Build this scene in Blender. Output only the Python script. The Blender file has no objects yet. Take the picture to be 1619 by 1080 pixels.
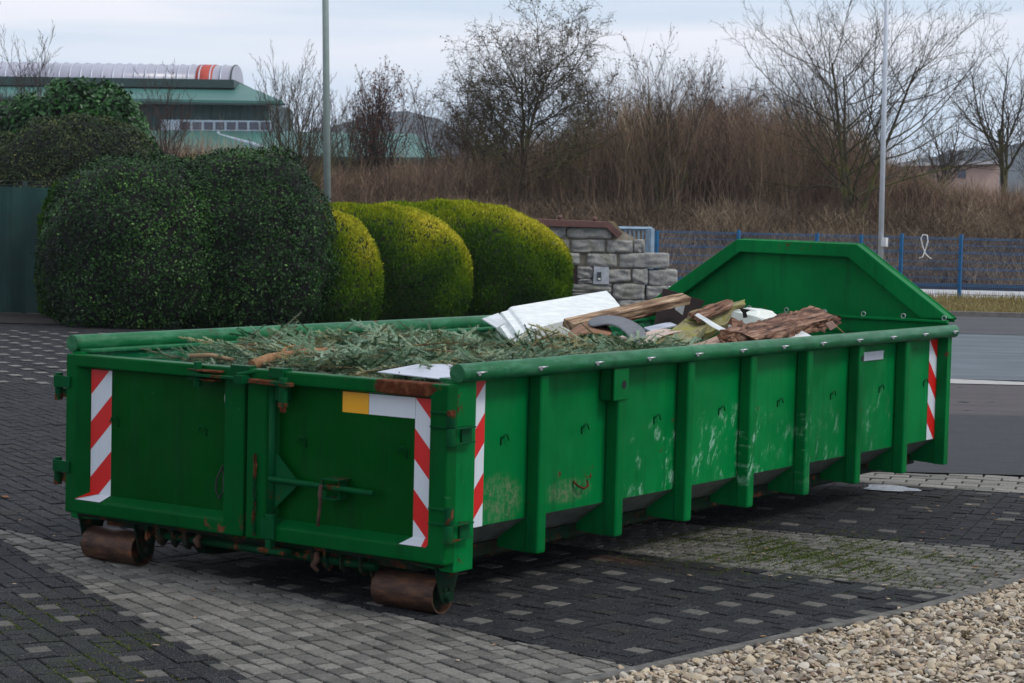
import bpy, bmesh, math, random
import numpy as np
from mathutils import Vector, Matrix, noise as mnoise
rad = math.radians
scn = bpy.context.scene
# ------------------------------------------------------------------ camera
CAM = np.array([6.787, -7.6877, 1.8831]); FPX = 3276.59
YAW, PITCH, ROLL = 0.5983, -0.0622, 0.0244
def _basis():
    w = np.array([-math.sin(YAW)*math.cos(PITCH), math.cos(YAW)*math.cos(PITCH), math.sin(PITCH)])
    r = np.cross(w, [0, 0, 1.0]); r /= np.linalg.norm(r); u = np.cross(r, w)
    c, s = math.cos(ROLL), math.sin(ROLL)
    return c*r+s*u, -s*r+c*u, w
CR, CU, CW = _basis()
cd = bpy.data.cameras.new('camera'); cam = bpy.data.objects.new('camera', cd)
scn.collection.objects.link(cam); scn.camera = cam
M = Matrix(((CR[0], CU[0], -CW[0], CAM[0]), (CR[1], CU[1], -CW[1], CAM[1]), (CR[2], CU[2], -CW[2], CAM[2]), (0, 0, 0, 1)))
cam.matrix_world = M
cd.sensor_width = 36; cd.lens = FPX/1619*36; cd.clip_end = 5000; cd.clip_start = .1
cd.dof.use_dof = True; cd.dof.focus_distance = 11.5; cd.dof.aperture_fstop = 11
# ------------------------------------------------------------------ light
SUN_EL, SUN_AZ = 48, 12          # azimuth measured from +x towards +y
wd = bpy.data.worlds.new("World"); scn.world = wd; wd.use_nodes = True
nt = wd.node_tree; nt.nodes.clear(); N = nt.nodes; Lk = nt.links
wo = N.new('ShaderNodeOutputWorld'); bg = N.new('ShaderNodeBackground'); bg.inputs['Strength'].default_value = .1
sky = N.new('ShaderNodeTexSky'); sky.sky_type = 'NISHITA'; sky.sun_disc = False
sky.sun_elevation = rad(SUN_EL); sky.sun_rotation = rad(90-SUN_AZ)
tc = N.new('ShaderNodeTexCoord'); mp = N.new('ShaderNodeMapping'); mp.inputs['Scale'].default_value = (1.2, 1.2, 14)
nz = N.new('ShaderNodeTexNoise'); nz.inputs['Scale'].default_value = 2.2; nz.inputs['Detail'].default_value = 5; nz.inputs['Roughness'].default_value = .5
cr = N.new('ShaderNodeValToRGB'); cr.color_ramp.elements[0].position = .40; cr.color_ramp.elements[1].position = .60
cr.color_ramp.elements[0].color = (6.7, 7.7, 9.1, 1); cr.color_ramp.elements[1].color = (9.5, 9.5, 10.2, 1)
mx = N.new('ShaderNodeMixRGB'); mx.inputs[0].default_value = .9
Lk.new(tc.outputs['Generated'], mp.inputs[0]); Lk.new(mp.outputs[0], nz.inputs['Vector']); Lk.new(nz.outputs['Fac'], cr.inputs[0])
sx = N.new('ShaderNodeSeparateXYZ'); Lk.new(tc.outputs['Generated'], sx.inputs[0])
mr = N.new('ShaderNodeMapRange'); mr.interpolation_type = 'SMOOTHSTEP'; mr.inputs[1].default_value = .035; mr.inputs[2].default_value = .10; Lk.new(sx.outputs[2], mr.inputs[0])
hz_ = N.new('ShaderNodeMixRGB'); hz_.inputs[1].default_value = (6.0, 7.4, 9.3, 1); Lk.new(mr.outputs[0], hz_.inputs[0]); Lk.new(cr.outputs[0], hz_.inputs[2])
mh = N.new('ShaderNodeMixRGB'); mh.inputs[0].default_value = .65; Lk.new(cr.outputs[0], mh.inputs[1]); Lk.new(hz_.outputs[0], mh.inputs[2])
Lk.new(sky.outputs[0], mx.inputs[1]); Lk.new(mh.outputs[0], mx.inputs[2]); Lk.new(mx.outputs[0], bg.inputs[0]); Lk.new(bg.outputs[0], wo.inputs[0])
sl = bpy.data.lights.new('sun', 'SUN'); sl.energy = 1.5; sl.angle = rad(14); sl.color = (1, .97, .92)
so = bpy.data.objects.new('sun', sl); scn.collection.objects.link(so)
sd = Vector((math.cos(rad(SUN_EL))*math.cos(rad(SUN_AZ)), math.cos(rad(SUN_EL))*math.sin(rad(SUN_AZ)), math.sin(rad(SUN_EL))))
so.rotation_euler = sd.to_track_quat('Z', 'Y').to_euler(); so.location = (20, 0, 30)
scn.view_settings.view_transform = 'Standard'; scn.view_settings.look = 'None'
scn.view_settings.exposure = 0.14; scn.view_settings.gamma = 1
# ------------------------------------------------------------------ pixel helpers (photo pixels, 1619 x 1080)
def ray(px, py): return CW+(px-809.5)/FPX*CR-(py-540)/FPX*CU
def at(px, py, d): return CAM+d*ray(px, py)
def on_y(px, py, Y): v = ray(px, py); return CAM+(Y-CAM[1])/v[1]*v
def on_z(px, py, Z=0.0): v = ray(px, py); return CAM+(Z-CAM[2])/v[2]*v
FD = np.array([-math.sin(YAW), math.cos(YAW)]); RD = np.array([math.cos(YAW), math.sin(YAW)])
def sq(s, q, z=0.0): p = CAM[:2]+s*RD+q*FD; return (p[0], p[1], z)
def hterr(s, q):
    t = min(1, max(0, (q-61)/10)); t = t*t*(3-2*t)
    return 1.75*t
# ------------------------------------------------------------------ mesh helpers
col = scn.collection
def link(name, me, mats, parent=None):
    o = bpy.data.objects.new(name, me); col.objects.link(o)
    for m in (mats if isinstance(mats, (list, tuple)) else [mats]): me.materials.append(m)
    if parent is not None: o.parent = parent; o.matrix_parent_inverse = parent.matrix_world.inverted()
    return o
def npmesh(name, V, F, mats, parent=None, smooth=False, rnd=None, mi=None):
    V = np.asarray(V, dtype=np.float32); F = np.asarray(F, dtype=np.int32); k = F.shape[1]
    me = bpy.data.meshes.new(name)
    me.vertices.add(len(V)); me.vertices.foreach_set('co', V.ravel())
    me.loops.add(F.size); me.loops.foreach_set('vertex_index', F.ravel())
    me.polygons.add(len(F)); me.polygons.foreach_set('loop_start', np.arange(0, F.size, k, dtype=np.int32))
    me.polygons.foreach_set('loop_total', np.full(len(F), k, dtype=np.int32))
    me.polygons.foreach_set('use_smooth', np.full(len(F), smooth, dtype=bool))
    if mi is not None: me.polygons.foreach_set('material_index', np.asarray(mi, dtype=np.int32))
    me.update(calc_edges=True)
    if rnd is not None:
        a = me.attributes.new('rnd', 'FLOAT', 'POINT'); a.data.foreach_set('value', np.asarray(rnd, dtype=np.float32))
    me.validate()
    return link(name, me, mats, parent)
def empty(name, loc=(0, 0, 0), rz=0):
    o = bpy.data.objects.new(name, None); col.objects.link(o); o.location = loc; o.rotation_euler = (0, 0, rz); o.empty_display_size = .2
    bpy.context.view_layer.update(); return o
def tag(o, label=None, cat=None, group=None, kind=None):
    if label: o['label'] = label
    if cat: o['category'] = cat
    if group: o['group'] = group
    if kind: o['kind'] = kind
    return o
class MB:
    """collects simple shapes into one mesh"""
    def __init__(s): s.b = bmesh.new()
    def hexa(s, pts, mat=0):
        v = [s.b.verts.new(tuple(map(float, p))) for p in pts]
        for f in ((3, 2, 1, 0), (4, 5, 6, 7), (0, 1, 5, 4), (1, 2, 6, 5), (2, 3, 7, 6), (3, 0, 4, 7)):
            fc = s.b.faces.new([v[i] for i in f]); fc.material_index = mat
        return v
    def box(s, x0, x1, y0, y1, z0, z1, mat=0):
        return s.hexa([(x0, y0, z0), (x1, y0, z0), (x1, y1, z0), (x0, y1, z0), (x0, y0, z1), (x1, y0, z1), (x1, y1, z1), (x0, y1, z1)], mat)
    def face(s, pts, mat=0):
        f = s.b.faces.new([s.b.verts.new(tuple(map(float, p))) for p in pts]); f.material_index = mat; return f
    def prism(s, pts, vec, mat=0):
        a = [s.b.verts.new(tuple(map(float, p))) for p in pts]; b = [s.b.verts.new(tuple(float(p[i])+float(vec[i]) for i in range(3))) for p in pts]
        n = len(a)
        s.b.faces.new(a[::-1]).material_index = mat; s.b.faces.new(b).material_index = mat
        for i in range(n): s.b.faces.new([a[i], a[(i+1) % n], b[(i+1) % n], b[i]]).material_index = mat
    def tube(s, pts, r, n=10, mat=0, cap=True, smooth=True):
        pts = [Vector(tuple(map(float, p))) for p in pts]; rs = r if isinstance(r, (list, tuple)) else [r]*len(pts)
        rings = []; prev = None
        for i, p in enumerate(pts):
            d = (pts[min(i+1, len(pts)-1)]-pts[max(i-1, 0)]).normalized()
            if prev is None: a = Vector((0, 0, 1)) if abs(d.z) < .9 else Vector((1, 0, 0)); x = d.cross(a).normalized()
            else: x = (prev-d*prev.dot(d)).normalized()
            y = d.cross(x); prev = x
            rings.append([s.b.verts.new(p+rs[i]*(x*math.cos(2*math.pi*k/n)+y*math.sin(2*math.pi*k/n))) for k in range(n)])
        for a, b in zip(rings, rings[1:]):
            for k in range(n):
                f = s.b.faces.new([a[k], a[(k+1) % n], b[(k+1) % n], b[k]]); f.smooth = smooth; f.material_index = mat
        if cap:
            s.b.faces.new(rings[0][::-1]).material_index = mat; s.b.faces.new(rings[-1]).material_index = mat
    def ball(s, c, r, mat=0, seg=12):
        m = Matrix.Translation(Vector(tuple(map(float, c))))
        res = bmesh.ops.create_uvsphere(s.b, u_segments=seg, v_segments=max(6, seg//2), radius=r, matrix=m)
        for v in res['verts']:
            for f in v.link_faces: f.smooth = True; f.material_index = mat
    def build(s, name, mats, parent=None, bevel=0, seg=2, angle=35):
        bmesh.ops.recalc_face_normals(s.b, faces=s.b.faces)
        if bevel:
            es = [e for e in s.b.edges if len(e.link_faces) == 2 and e.calc_face_angle(0) > rad(angle)]
            bmesh.ops.bevel(s.b, geom=es, offset=bevel, segments=seg, profile=.6, affect='EDGES', clamp_overlap=True)
        me = bpy.data.meshes.new(name); s.b.to_mesh(me); s.b.free()
        return link(name, me, mats, parent)
# ------------------------------------------------------------------ material helpers
def newmat(name):
    m = bpy.data.materials.new(name); m.use_nodes = True; t = m.node_tree
    return m, t, t.nodes['Principled BSDF']
class G:
    """short node writer"""
    def __init__(s, t): s.t = t
    def n(s, typ, **k):
        x = s.t.nodes.new(typ)
        for a, b in k.items(): setattr(x, a, b)
        return x
    def set(s, inp, v):
        if isinstance(v, bpy.types.NodeSocket): s.t.links.new(v, inp)
        elif isinstance(v, (tuple, list)) and len(v) == 3 and inp.type == 'RGBA': inp.default_value = (*v, 1)
        else: inp.default_value = v
    def math(s, op, a, b=0.0, c=None, clamp=False):
        x = s.n('ShaderNodeMath', operation=op, use_clamp=clamp); s.set(x.inputs[0], a); s.set(x.inputs[1], b)
        if c is not None: s.set(x.inputs[2], c)
        return x.outputs[0]
    def mix(s, f, a, b, mode='MIX'):
        x = s.n('ShaderNodeMixRGB', blend_type=mode); s.set(x.inputs[0], f); s.set(x.inputs[1], a); s.set(x.inputs[2], b); return x.outputs[0]
    def obj(s): return s.n('ShaderNodeTexCoord').outputs['Object']
    def map(s, v, scale=(1, 1, 1), rot=(0, 0, 0), loc=(0, 0, 0)):
        if any(rot) and tuple(scale) != (1, 1, 1):
            r_ = s.n('ShaderNodeMapping'); s.set(r_.inputs[0], v); r_.inputs['Rotation'].default_value = rot; v = r_.outputs[0]; rot = (0, 0, 0)
        x = s.n('ShaderNodeMapping'); s.set(x.inputs[0], v); x.inputs['Scale'].default_value = scale; x.inputs['Rotation'].default_value = rot; x.inputs['Location'].default_value = loc; return x.outputs[0]
    def noise(s, v, scale, detail=4, rough=.5, dist=0.0):
        x = s.n('ShaderNodeTexNoise'); s.set(x.inputs['Vector'], v); x.inputs['Scale'].default_value = scale; x.inputs['Detail'].default_value = detail
        x.inputs['Roughness'].default_value = rough; x.inputs['Distortion'].default_value = dist; return x.outputs['Fac']
    def ramp(s, v, *stops):
        x = s.n('ShaderNodeValToRGB'); s.set(x.inputs[0], v); e = x.color_ramp.elements
        while len(e) < len(stops): e.new(.5)
        for i, (p, c) in enumerate(stops):
            e[i].position = p; e[i].color = (*c, 1) if isinstance(c, (tuple, list)) else (c, c, c, 1)
        return x.outputs[0]
    def step(s, v, a, b): # smooth mask
        x = s.n('ShaderNodeMapRange', interpolation_type='SMOOTHSTEP'); s.set(x.inputs[0], v); x.inputs[1].default_value = a; x.inputs[2].default_value = b; return x.outputs[0]
    def xyz(s, v):
        x = s.n('ShaderNodeSeparateXYZ'); s.set(x.inputs[0], v); return x.outputs
    def attr(s, name='rnd'):
        return s.n('ShaderNodeAttribute', attribute_name=name).outputs['Fac']
    def bump(s, h, strength=.3, dist=.01):
        x = s.n('ShaderNodeBump'); s.set(x.inputs['Height'], h); x.inputs['Strength'].default_value = strength; x.inputs['Distance'].default_value = dist; return x.outputs[0]
def simple(name, c, rough=.6, metal=0.0, var=.25, scale=8, bump=0.0, spec=.5):
    m, t, b = newmat(name); g = G(t)
    nzv = g.noise(g.obj(), scale, 6, .6)
    lo = tuple(x*(1-var) for x in c); hi = tuple(min(1, x*(1+var)) for x in c)
    g.set(b.inputs['Base Color'], g.ramp(nzv, (.3, lo), (.7, hi)))
    b.inputs['Roughness'].default_value = rough; b.inputs['Metallic'].default_value = metal; b.inputs['Specular IOR Level'].default_value = spec
    if bump: g.set(b.inputs['Normal'], g.bump(nzv, 1, bump))
    return m
def region(g, o, c, r, soft=.5):
    """1 inside an ellipsoid around c, falling to 0"""
    v = g.n('ShaderNodeVectorMath', operation='SUBTRACT'); g.set(v.inputs[0], o); v.inputs[1].default_value = c
    w = g.n('ShaderNodeVectorMath', operation='DIVIDE'); g.set(w.inputs[0], v.outputs[0]); w.inputs[1].default_value = r
    l = g.n('ShaderNodeVectorMath', operation='LENGTH'); g.set(l.inputs[0], w.outputs[0])
    x = g.n('ShaderNodeMapRange', interpolation_type='SMOOTHSTEP'); g.set(x.inputs[0], l.outputs['Value']); x.inputs[1].default_value = 1; x.inputs[2].default_value = 1-soft
    return x.outputs[0]
def paint(name, base=(.0, .162, .036), rust=(), scrape=(), dirt=(), rust_t=.675, rough=.38, worn=.0, grime=False, spec=.05):
    m, t, b = newmat(name); g = G(t); o = g.obj()
    big = g.noise(o, 1.3, 5, .6); fine = g.noise(o, 26, 6, .65)
    c = g.mix(g.step(big, .3, .75), tuple(x*.80 for x in base), tuple(x*1.20 for x in base))
    # vertical rain streaks, chalking
    st = g.noise(g.map(o, (14, 14, .9)), 1.6, 4, .6)
    c = g.mix(g.math('MULTIPLY', g.step(st, .52, .8), .22), c, (.004, .12, .05))
    # fine scratches
    sc = g.noise(g.map(o, (60, 5, 7), (.3, .6, .2)), 2.2, 3, .5)
    scm = g.math('MULTIPLY', g.step(sc, .70, .76), g.step(g.noise(o, 2.6, 3), .45, .65))
    c = g.mix(g.math('MULTIPLY', scm, .4), c, (.14, .34, .22))
    if worn:
        wn = g.noise(g.map(o, (5, 1.2, 5)), 5, 6, .7)
        c = g.mix(g.math('MULTIPLY', g.step(wn, .47, .62), worn), c, (.12, .33, .21))
    for (cc, rr, st_) in scrape:
        n1 = g.noise(g.map(o, (1, 20, 8), (.45, 0, 0)), 1, 6, .72, .35)
        n2 = g.noise(o, 7, 5, .7)
        k = g.math('MULTIPLY', g.math('MULTIPLY', g.step(n1, .49, .63), g.step(n2, .46, .62)), region(g, o, cc, rr, .6))
        c = g.mix(g.math('MULTIPLY', k, st_), c, (.33, .55, .43))
    for (cc, rr, st_) in dirt:
        n2 = g.noise(g.map(o, (1, 1, .7)), 34, 10, .85, .15); k = g.math('MULTIPLY', g.step(n2, .44, .62), region(g, o, cc, rr, .5))
        c = g.mix(g.math('MULTIPLY', k, st_), c, (.23, .20, .15))
    # grime washed down the sheet, thin primer-red chips
    gd = g.noise(g.map(o, (7, 7, .8), loc=(3, 1, 0)), 2.1, 6, .65); c = g.mix(g.math('MULTIPLY', g.step(gd, .50, .72), .38), c, (.004, .030, .012))
    ro = g.noise(o, 9, 8, .68, .3)
    k = g.step(ro, rust_t, rust_t+.03)
    for (cc, rr, th) in rust:
        reg = region(g, o, cc, rr, .55)
        v = g.math('ADD', g.noise(o, 14, 8, .7, .3), g.math('MULTIPLY', reg, th))
        k = g.math('MAXIMUM', k, g.math('MULTIPLY', g.step(v, .69, .77), g.step(reg, 0, .15)))
    rc = g.ramp(fine, (.25, (.030, .010, .006)), (.5, (.095, .030, .014)), (.75, (.20, .085, .045)))
    c = g.mix(g.math('MULTIPLY', k, g.step(g.noise(o, 40, 5, .7), .22, .42)), c, rc)
    if grime:
        c = g.mix(g.step(g.noise(o, 5, 6, .7), .35, .7), c, (.022, .020, .016))
    g.set(b.inputs['Base Color'], c)
    g.set(b.inputs['Roughness'], g.math('ADD', g.math('MULTIPLY', k, .45), g.math('ADD', g.math('MULTIPLY', fine, .12), rough-.06)))
    # dented sheet plus orange-peel
    h = g.math('ADD', g.math('MULTIPLY', g.noise(o, 2.4, 2, .5), 1.0), g.math('MULTIPLY', k, .05))
    g.set(b.inputs['Normal'], g.bump(g.math('ADD', h, g.math('MULTIPLY', fine, .012)), .6, .055))
    b.inputs['Specular IOR Level'].default_value = spec
    return m
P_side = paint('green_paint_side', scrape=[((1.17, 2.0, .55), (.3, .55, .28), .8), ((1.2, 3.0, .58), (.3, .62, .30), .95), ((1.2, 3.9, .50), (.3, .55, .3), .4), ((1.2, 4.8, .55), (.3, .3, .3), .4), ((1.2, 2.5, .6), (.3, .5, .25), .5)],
               dirt=[((1.17, .47, .50), (.3, .24, .15), .55), ((1.17, 1.08, .485), (.3, .26, .075), .6)], rust=[((1.17, 1.2, .56), (.1, .4, .05), .12), ((1.17, 1.9, .62), (.2, .5, .3), .05)])
P_rib = paint('green_paint_rib', base=(.0, .136, .030), scrape=[((1.25, 3.0, .5), (.3, .5, .3), .8), ((1.25, 3.7, .6), (.3, .3, .4), .6)], rust=[((1.25, .0, 1.0), (.1, .12, .11), .22), ((1.25, 2.95, 1.0), (.1, .1, .1), .16), ((1.25, 5.8, .98), (.1, .1, .06), .25), ((1.25, .05, .24), (.1, .15, .1), .1)])
P_pipe = paint('green_paint_rim', base=(.003, .115, .036), worn=.20, spec=.3, rust=[((-1.25, 2.5, 1.14), (.3, 3.2, .2), .09), ((1.25, 1.9, 1.18), (.3, .8, .2), .03)], rough=.42)
P_in = paint('green_paint_inside', base=(.004, .11, .04), worn=.75, rust=[((-1.15, 1.5, 1.05), (.4, 2.5, .3), .06)], rough=.5)
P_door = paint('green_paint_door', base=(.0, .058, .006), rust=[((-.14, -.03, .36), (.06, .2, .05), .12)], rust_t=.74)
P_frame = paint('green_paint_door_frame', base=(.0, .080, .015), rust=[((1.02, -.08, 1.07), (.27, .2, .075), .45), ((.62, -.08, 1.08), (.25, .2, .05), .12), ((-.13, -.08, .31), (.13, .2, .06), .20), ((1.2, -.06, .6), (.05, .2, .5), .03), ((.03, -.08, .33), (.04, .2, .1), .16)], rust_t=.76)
P_head = paint('green_paint_headboard', base=(.0, .150, .034), rust=[((0, 5.87, 1.69), (.3, .3, .05), .16), ((0, 5.8, 1.23), (1.3, .3, .03), .1)], rust_t=.77)
P_hard = paint('green_paint_fittings', base=(.002, .068, .020), rust_t=.60, rough=.45)
P_under = paint('green_paint_underframe', base=(.003, .024, .012), rust_t=.55, rough=.6, grime=True)
P_dull = paint('dull_green_paint', base=(.002, .036, .014), rust_t=.58, rough=.6)
P_bare = simple('scraped_grey_green_steel', (.125, .14, .125), .6, .1, .45, 14, .002)
M_rust = paint('rust_eaten_green_paint', base=(.002, .05, .018), rust_t=.47, rough=.65)
M_rustd = simple('dark_rusty_iron', (.07, .035, .022), .8, .2, .6, 20, .004)
def rollmat():
    m, t, b = newmat('rusted_roller_steel'); g = G(t); o = g.obj()
    a = g.noise(g.map(o, (1, 3, 3)), 7, 8, .7); rings = g.noise(g.map(o, (22, 0, 0)), 1.5, 3)
    c = g.ramp(a, (.32, (.022, .012, .009)), (.46, (.060, .028, .017)), (.58, (.11, .052, .030)), (.7, (.26, .10, .035)))
    c = g.mix(g.math('MULTIPLY', g.step(rings, .5, .7), .4), c, (.05, .028, .02))
    g.set(b.inputs['Base Color'], c); b.inputs['Roughness'].default_value = .6; b.inputs['Metallic'].default_value = .35
    g.set(b.inputs['Normal'], g.bump(g.noise(o, 60, 6, .7), .4, .004)); return m
M_roll = rollmat()
M_steel = simple('galvanised_steel', (.38, .39, .40), .42, .85, .15, 30)
M_zinc = simple('zinc_sheet', (.50, .53, .60), .42, .3, .10, 6)
def sticker(name, c, mark):
    m, t, b = newmat(name); g = G(t); o = g.obj()
    d = g.math('MAXIMUM', g.step(g.noise(o, 11, 8, .7), .60, .70), g.math('MULTIPLY', g.step(g.noise(g.map(o, (20, 20, 2)), 3, 6, .7), .5, .75), .6))
    g.set(b.inputs['Base Color'], g.mix(g.math('MULTIPLY', d, .35), c, mark)); b.inputs['Roughness'].default_value = .35; return m
S_white = sticker('reflective_white_film', (.62, .66, .72), (.3, .3, .28)); S_red = sticker('reflective_red_film', (.60, .008, .008), (.35, .02, .02)); S_yel = sticker('reflective_yellow_film', (.80, .37, .004), (.5, .25, .02))
M_black = simple('black_hole', (.004, .004, .004), .9, 0, .1)
# ------------------------------------------------------------------ CONTAINER
L = 5.83
box = empty('skip_container', (0, 0, 0))
tag(box, 'long green roll-off steel container full of fir branches and scrap, resting on two rusty rollers', 'container')
def part(mb, name, mats, parent=box, bevel=0, label=None, seg=2):
    o = mb.build(name, mats, parent, bevel, seg)
    if label: o['label'] = label
    return o
# side walls with inward chamfer at the foot
for sx in (1, -1):
    b = MB(); y0, y1 = .02, L
    prof = [(1.17, 1.10), (1.17, .392), (.98, .262), (.90, .262), (.90, .268), (.975, .268), (1.155, .40), (1.155, 1.10)]
    b.prism([(sx*x, y0, z) for x, z in prof[:2]+[(1.155, .40), (1.155, 1.10)]], (0, y1-y0, 0))
    part(b, 'side_wall', [P_side])
    b = MB(); b.prism([(sx*x, y0, z) for x, z in [(1.169, .391), (.98, .262), (.90, .262), (.90, .268), (.975, .268), (1.156, .398)]], (0, y1-y0, 0))
    part(b, 'sloping_lower_wall', [P_bare], label='scuffed grey bare metal strip sloping in under the wall')
    b = MB(); b.box(min(sx*1.149, sx*1.154), max(sx*1.149, sx*1.154), y0+.01, y1-.01, .405, 1.098); part(b, 'inner_wall', [P_in])
    b = MB(); b.tube([(sx*1.25, -.004, 1.14), (sx*1.25, L+.02, 1.14)], .044, 32); b.box(min(sx*1.13, sx*1.22), max(sx*1.13, sx*1.22), 0.02, L, 1.095, 1.112)
    part(b, 'rim_tube', [P_pipe], bevel=.004)
b = MB(); b.box(-1.0, 1.0, .02, L, .20, .262); part(b, 'floor', [P_under])
# corner posts and ribs
def rib(y0, y1, sx, nm='rib', low=.216, inner=.86):
    b = MB(); xo, xi = 1.25, 1.172
    b.box(min(sx*xi, sx*xo), max(sx*xi, sx*xo), y0, y1, low, 1.098)
    part(b, nm, [P_rib], bevel=.016 if nm == 'rib' else .006, seg=3)
    b = MB(); b.prism([(sx*1.171, y0+.012, .40), (sx*1.171, y0+.012, low+.002), (sx*inner, y0+.012, low+.02), (sx*inner, y0+.012, .24), (sx*.985, y0+.012, .255), (sx*1.155, y0+.012, .385)], (0, .012, 0))
    part(b, 'gusset_plate', [P_rib])
for sx in (1, -1):
    for k in range(7): rib(.70+.727*k, .775+.727*k, sx)
    rib(0.0, .155, sx, 'corner_post'); rib(L-.07, L, sx, 'corner_post')
# little wire hooks on the walls
def wirehook(x, y, z, ax, parent=box, mat=None, flip=1, s=1.0):
    b = MB(); pts = []
    for t in range(9):
        a = math.pi*t/8; u = -.018*math.cos(a)*s*flip; v = .018*math.sin(a)*s
        pts.append((u, v))
    pts = [(pts[0][0], -.035*s)]+pts+[(pts[-1][0]+.008*flip, -.012*s)]
    if ax == 'x': P = [(x+(.0 if i < 2 else .016), y+u, z+v) for i, (u, v) in enumerate(pts)]
    else: P = [(x+u, y-(.0 if i < 2 else .016), z+v) for i, (u, v) in enumerate(pts)]
    b.tube(P, .0042*s, 6); return part(b, 'wire_hook', [mat or P_hard], parent)
for k in range(8): wirehook(1.172, .494+.724*k, .80, 'x')
b = MB(); b.tube([(1.175, 1.13, .53), (1.19, 1.15, .505), (1.20, 1.19, .49), (1.2, 1.23, .50), (1.19, 1.235, .53)], .006, 8); part(b, 'tie_hook', [M_rust], label='bent rusty hook low on the wall')
# eyelets on the rim
for k in range(12):
    y = .118+.513*k
    b = MB(); b.tube([(1.272, y-.035, 1.137), (1.315, y-.008, 1.143), (1.31, y+.03, 1.144)], [.008, .006, .003], 8)
    b.tube([(1.285, y-.012, 1.137), (1.308, y-.022, 1.136)], .009, 8); part(b, 'rim_eyelet', [M_steel])
# lifting eye plate + hole, label holder
b = MB(); b.box(1.173, 1.256, 1.36, 1.43, .93, 1.097); b.box(1.235, 1.262, 1.36, 1.505, .93, 1.096); pl = part(b, 'lifting_plate', [P_rib], bevel=.006)
b = MB(); b.tube([(1.2625, 1.455, 1.01), (1.264, 1.455, 1.01)], .022, 20, smooth=False); part(b, 'eye_hole', [M_black], pl)
b = MB(); b.tube([(1.2515, 4.375, 1.015), (1.253, 4.375, 1.015)], .020, 20, smooth=False); part(b, 'eye_hole', [M_black])
b = MB(); b.box(1.172, 1.184, 4.50, 4.85, 1.03, 1.042); b.box(1.172, 1.181, 4.50, 4.85, .985, 1.03); b.box(1.172, 1.19, 4.50, 4.512, .985, 1.042)
part(b, 'document_holder', [M_zinc], bevel=.002)
# warning stickers: strip in a local (u,v) frame cut by 45 degree bands
def strip(name, o, U, V, w, h, first, off, slope, band, parent, both=False, N_=(0, 0, 0)):
    b = MB(); o = Vector(o); U = Vector(U); V = Vector(V); Nn = Vector(N_)
    def pt(u, v, k=0.0): return o+U*u+V*v+Nn*k
    b.face([pt(0, 0), pt(w, 0), pt(w, h), pt(0, h)], 0)
    # red bands between v = a + slope*u
    k = 0; v0 = off
    def clip(poly):
        for lim, sgn in ((0, 1), (h, -1)):
            out = []
            for i in range(len(poly)):
                p, q = poly[i], poly[(i+1) % len(poly)]
                ip = sgn*(p[1]-lim) >= 0; iq = sgn*(q[1]-lim) >= 0
                if ip: out.append(p)
                if ip != iq:
                    t = (lim-p[1])/(q[1]-p[1]); out.append((p[0]+t*(q[0]-p[0]), lim))
            poly = out
            if not poly: return []
        return poly
    for j in range(-3, 8):
        a = v0+2*band*j; pl_ = clip([(0, a), (w, a+slope*w), (w, a+band+slope*w), (0, a+band)])
        if len(pl_) >= 3: b.face([pt(u, v, .0008) for u, v in pl_], 1)
    return part(b, name, [S_white, S_red], parent)
# side stickers: v measured downward from the top
strip('warning_strip', (1.1725, .20, 1.09), (0, 1, 0), (0, 0, -1), .135, .70, 0, .157+.135-.143*2+.0, -1, .143, box, N_=(1, 0, 0))
strip('warning_strip', (1.1725, 5.625, 1.083), (0, 1, 0), (0, 0, -1), .135, .69, 0, -.143+.0, 1, .143, box, N_=(1, 0, 0))
# doors ------------------------------------------------------
def door(x0, x1, name, li, ri):
    """outer x0..x1; li / ri widths of the stiles"""
    Yf, Yp = -.088, -.032; z0, z1 = .262, 1.092
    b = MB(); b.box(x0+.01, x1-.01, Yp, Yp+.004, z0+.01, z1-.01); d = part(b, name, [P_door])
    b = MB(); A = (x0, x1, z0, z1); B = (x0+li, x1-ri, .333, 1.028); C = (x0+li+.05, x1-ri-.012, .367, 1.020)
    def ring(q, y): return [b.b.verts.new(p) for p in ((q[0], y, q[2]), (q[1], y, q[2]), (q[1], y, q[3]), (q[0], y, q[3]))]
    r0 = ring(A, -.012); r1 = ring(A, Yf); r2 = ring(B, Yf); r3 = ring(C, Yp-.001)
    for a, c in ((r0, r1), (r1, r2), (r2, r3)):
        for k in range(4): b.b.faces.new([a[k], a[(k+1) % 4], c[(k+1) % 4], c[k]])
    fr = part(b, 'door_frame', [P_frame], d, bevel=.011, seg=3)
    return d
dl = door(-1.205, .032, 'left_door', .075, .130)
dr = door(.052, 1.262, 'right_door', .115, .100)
dl['label'] = 'left door leaf with one striped strip at its outer edge'; dr['label'] = 'right door leaf with lever rod and yellow, white and striped film'
dl.name = 'door'; dr.name = 'door'
strip('warning_strip', (-1.072, -.0335, 1.016), (1, 0, 0), (0, 0, -1), .148, .650, 0, .130-.145, -1, .145, dl, N_=(0, -1, 0))
strip('warning_strip', (1.038, -.0335, 1.016), (1, 0, 0), (0, 0, -1), .112, .650, 0, .0+.142-.284, 1.05, .142, dr, N_=(0, -1, 0))
def poly(pts, name, mats, parent): b = MB(); b.face(pts); return part(b, name, mats, parent)
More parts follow.
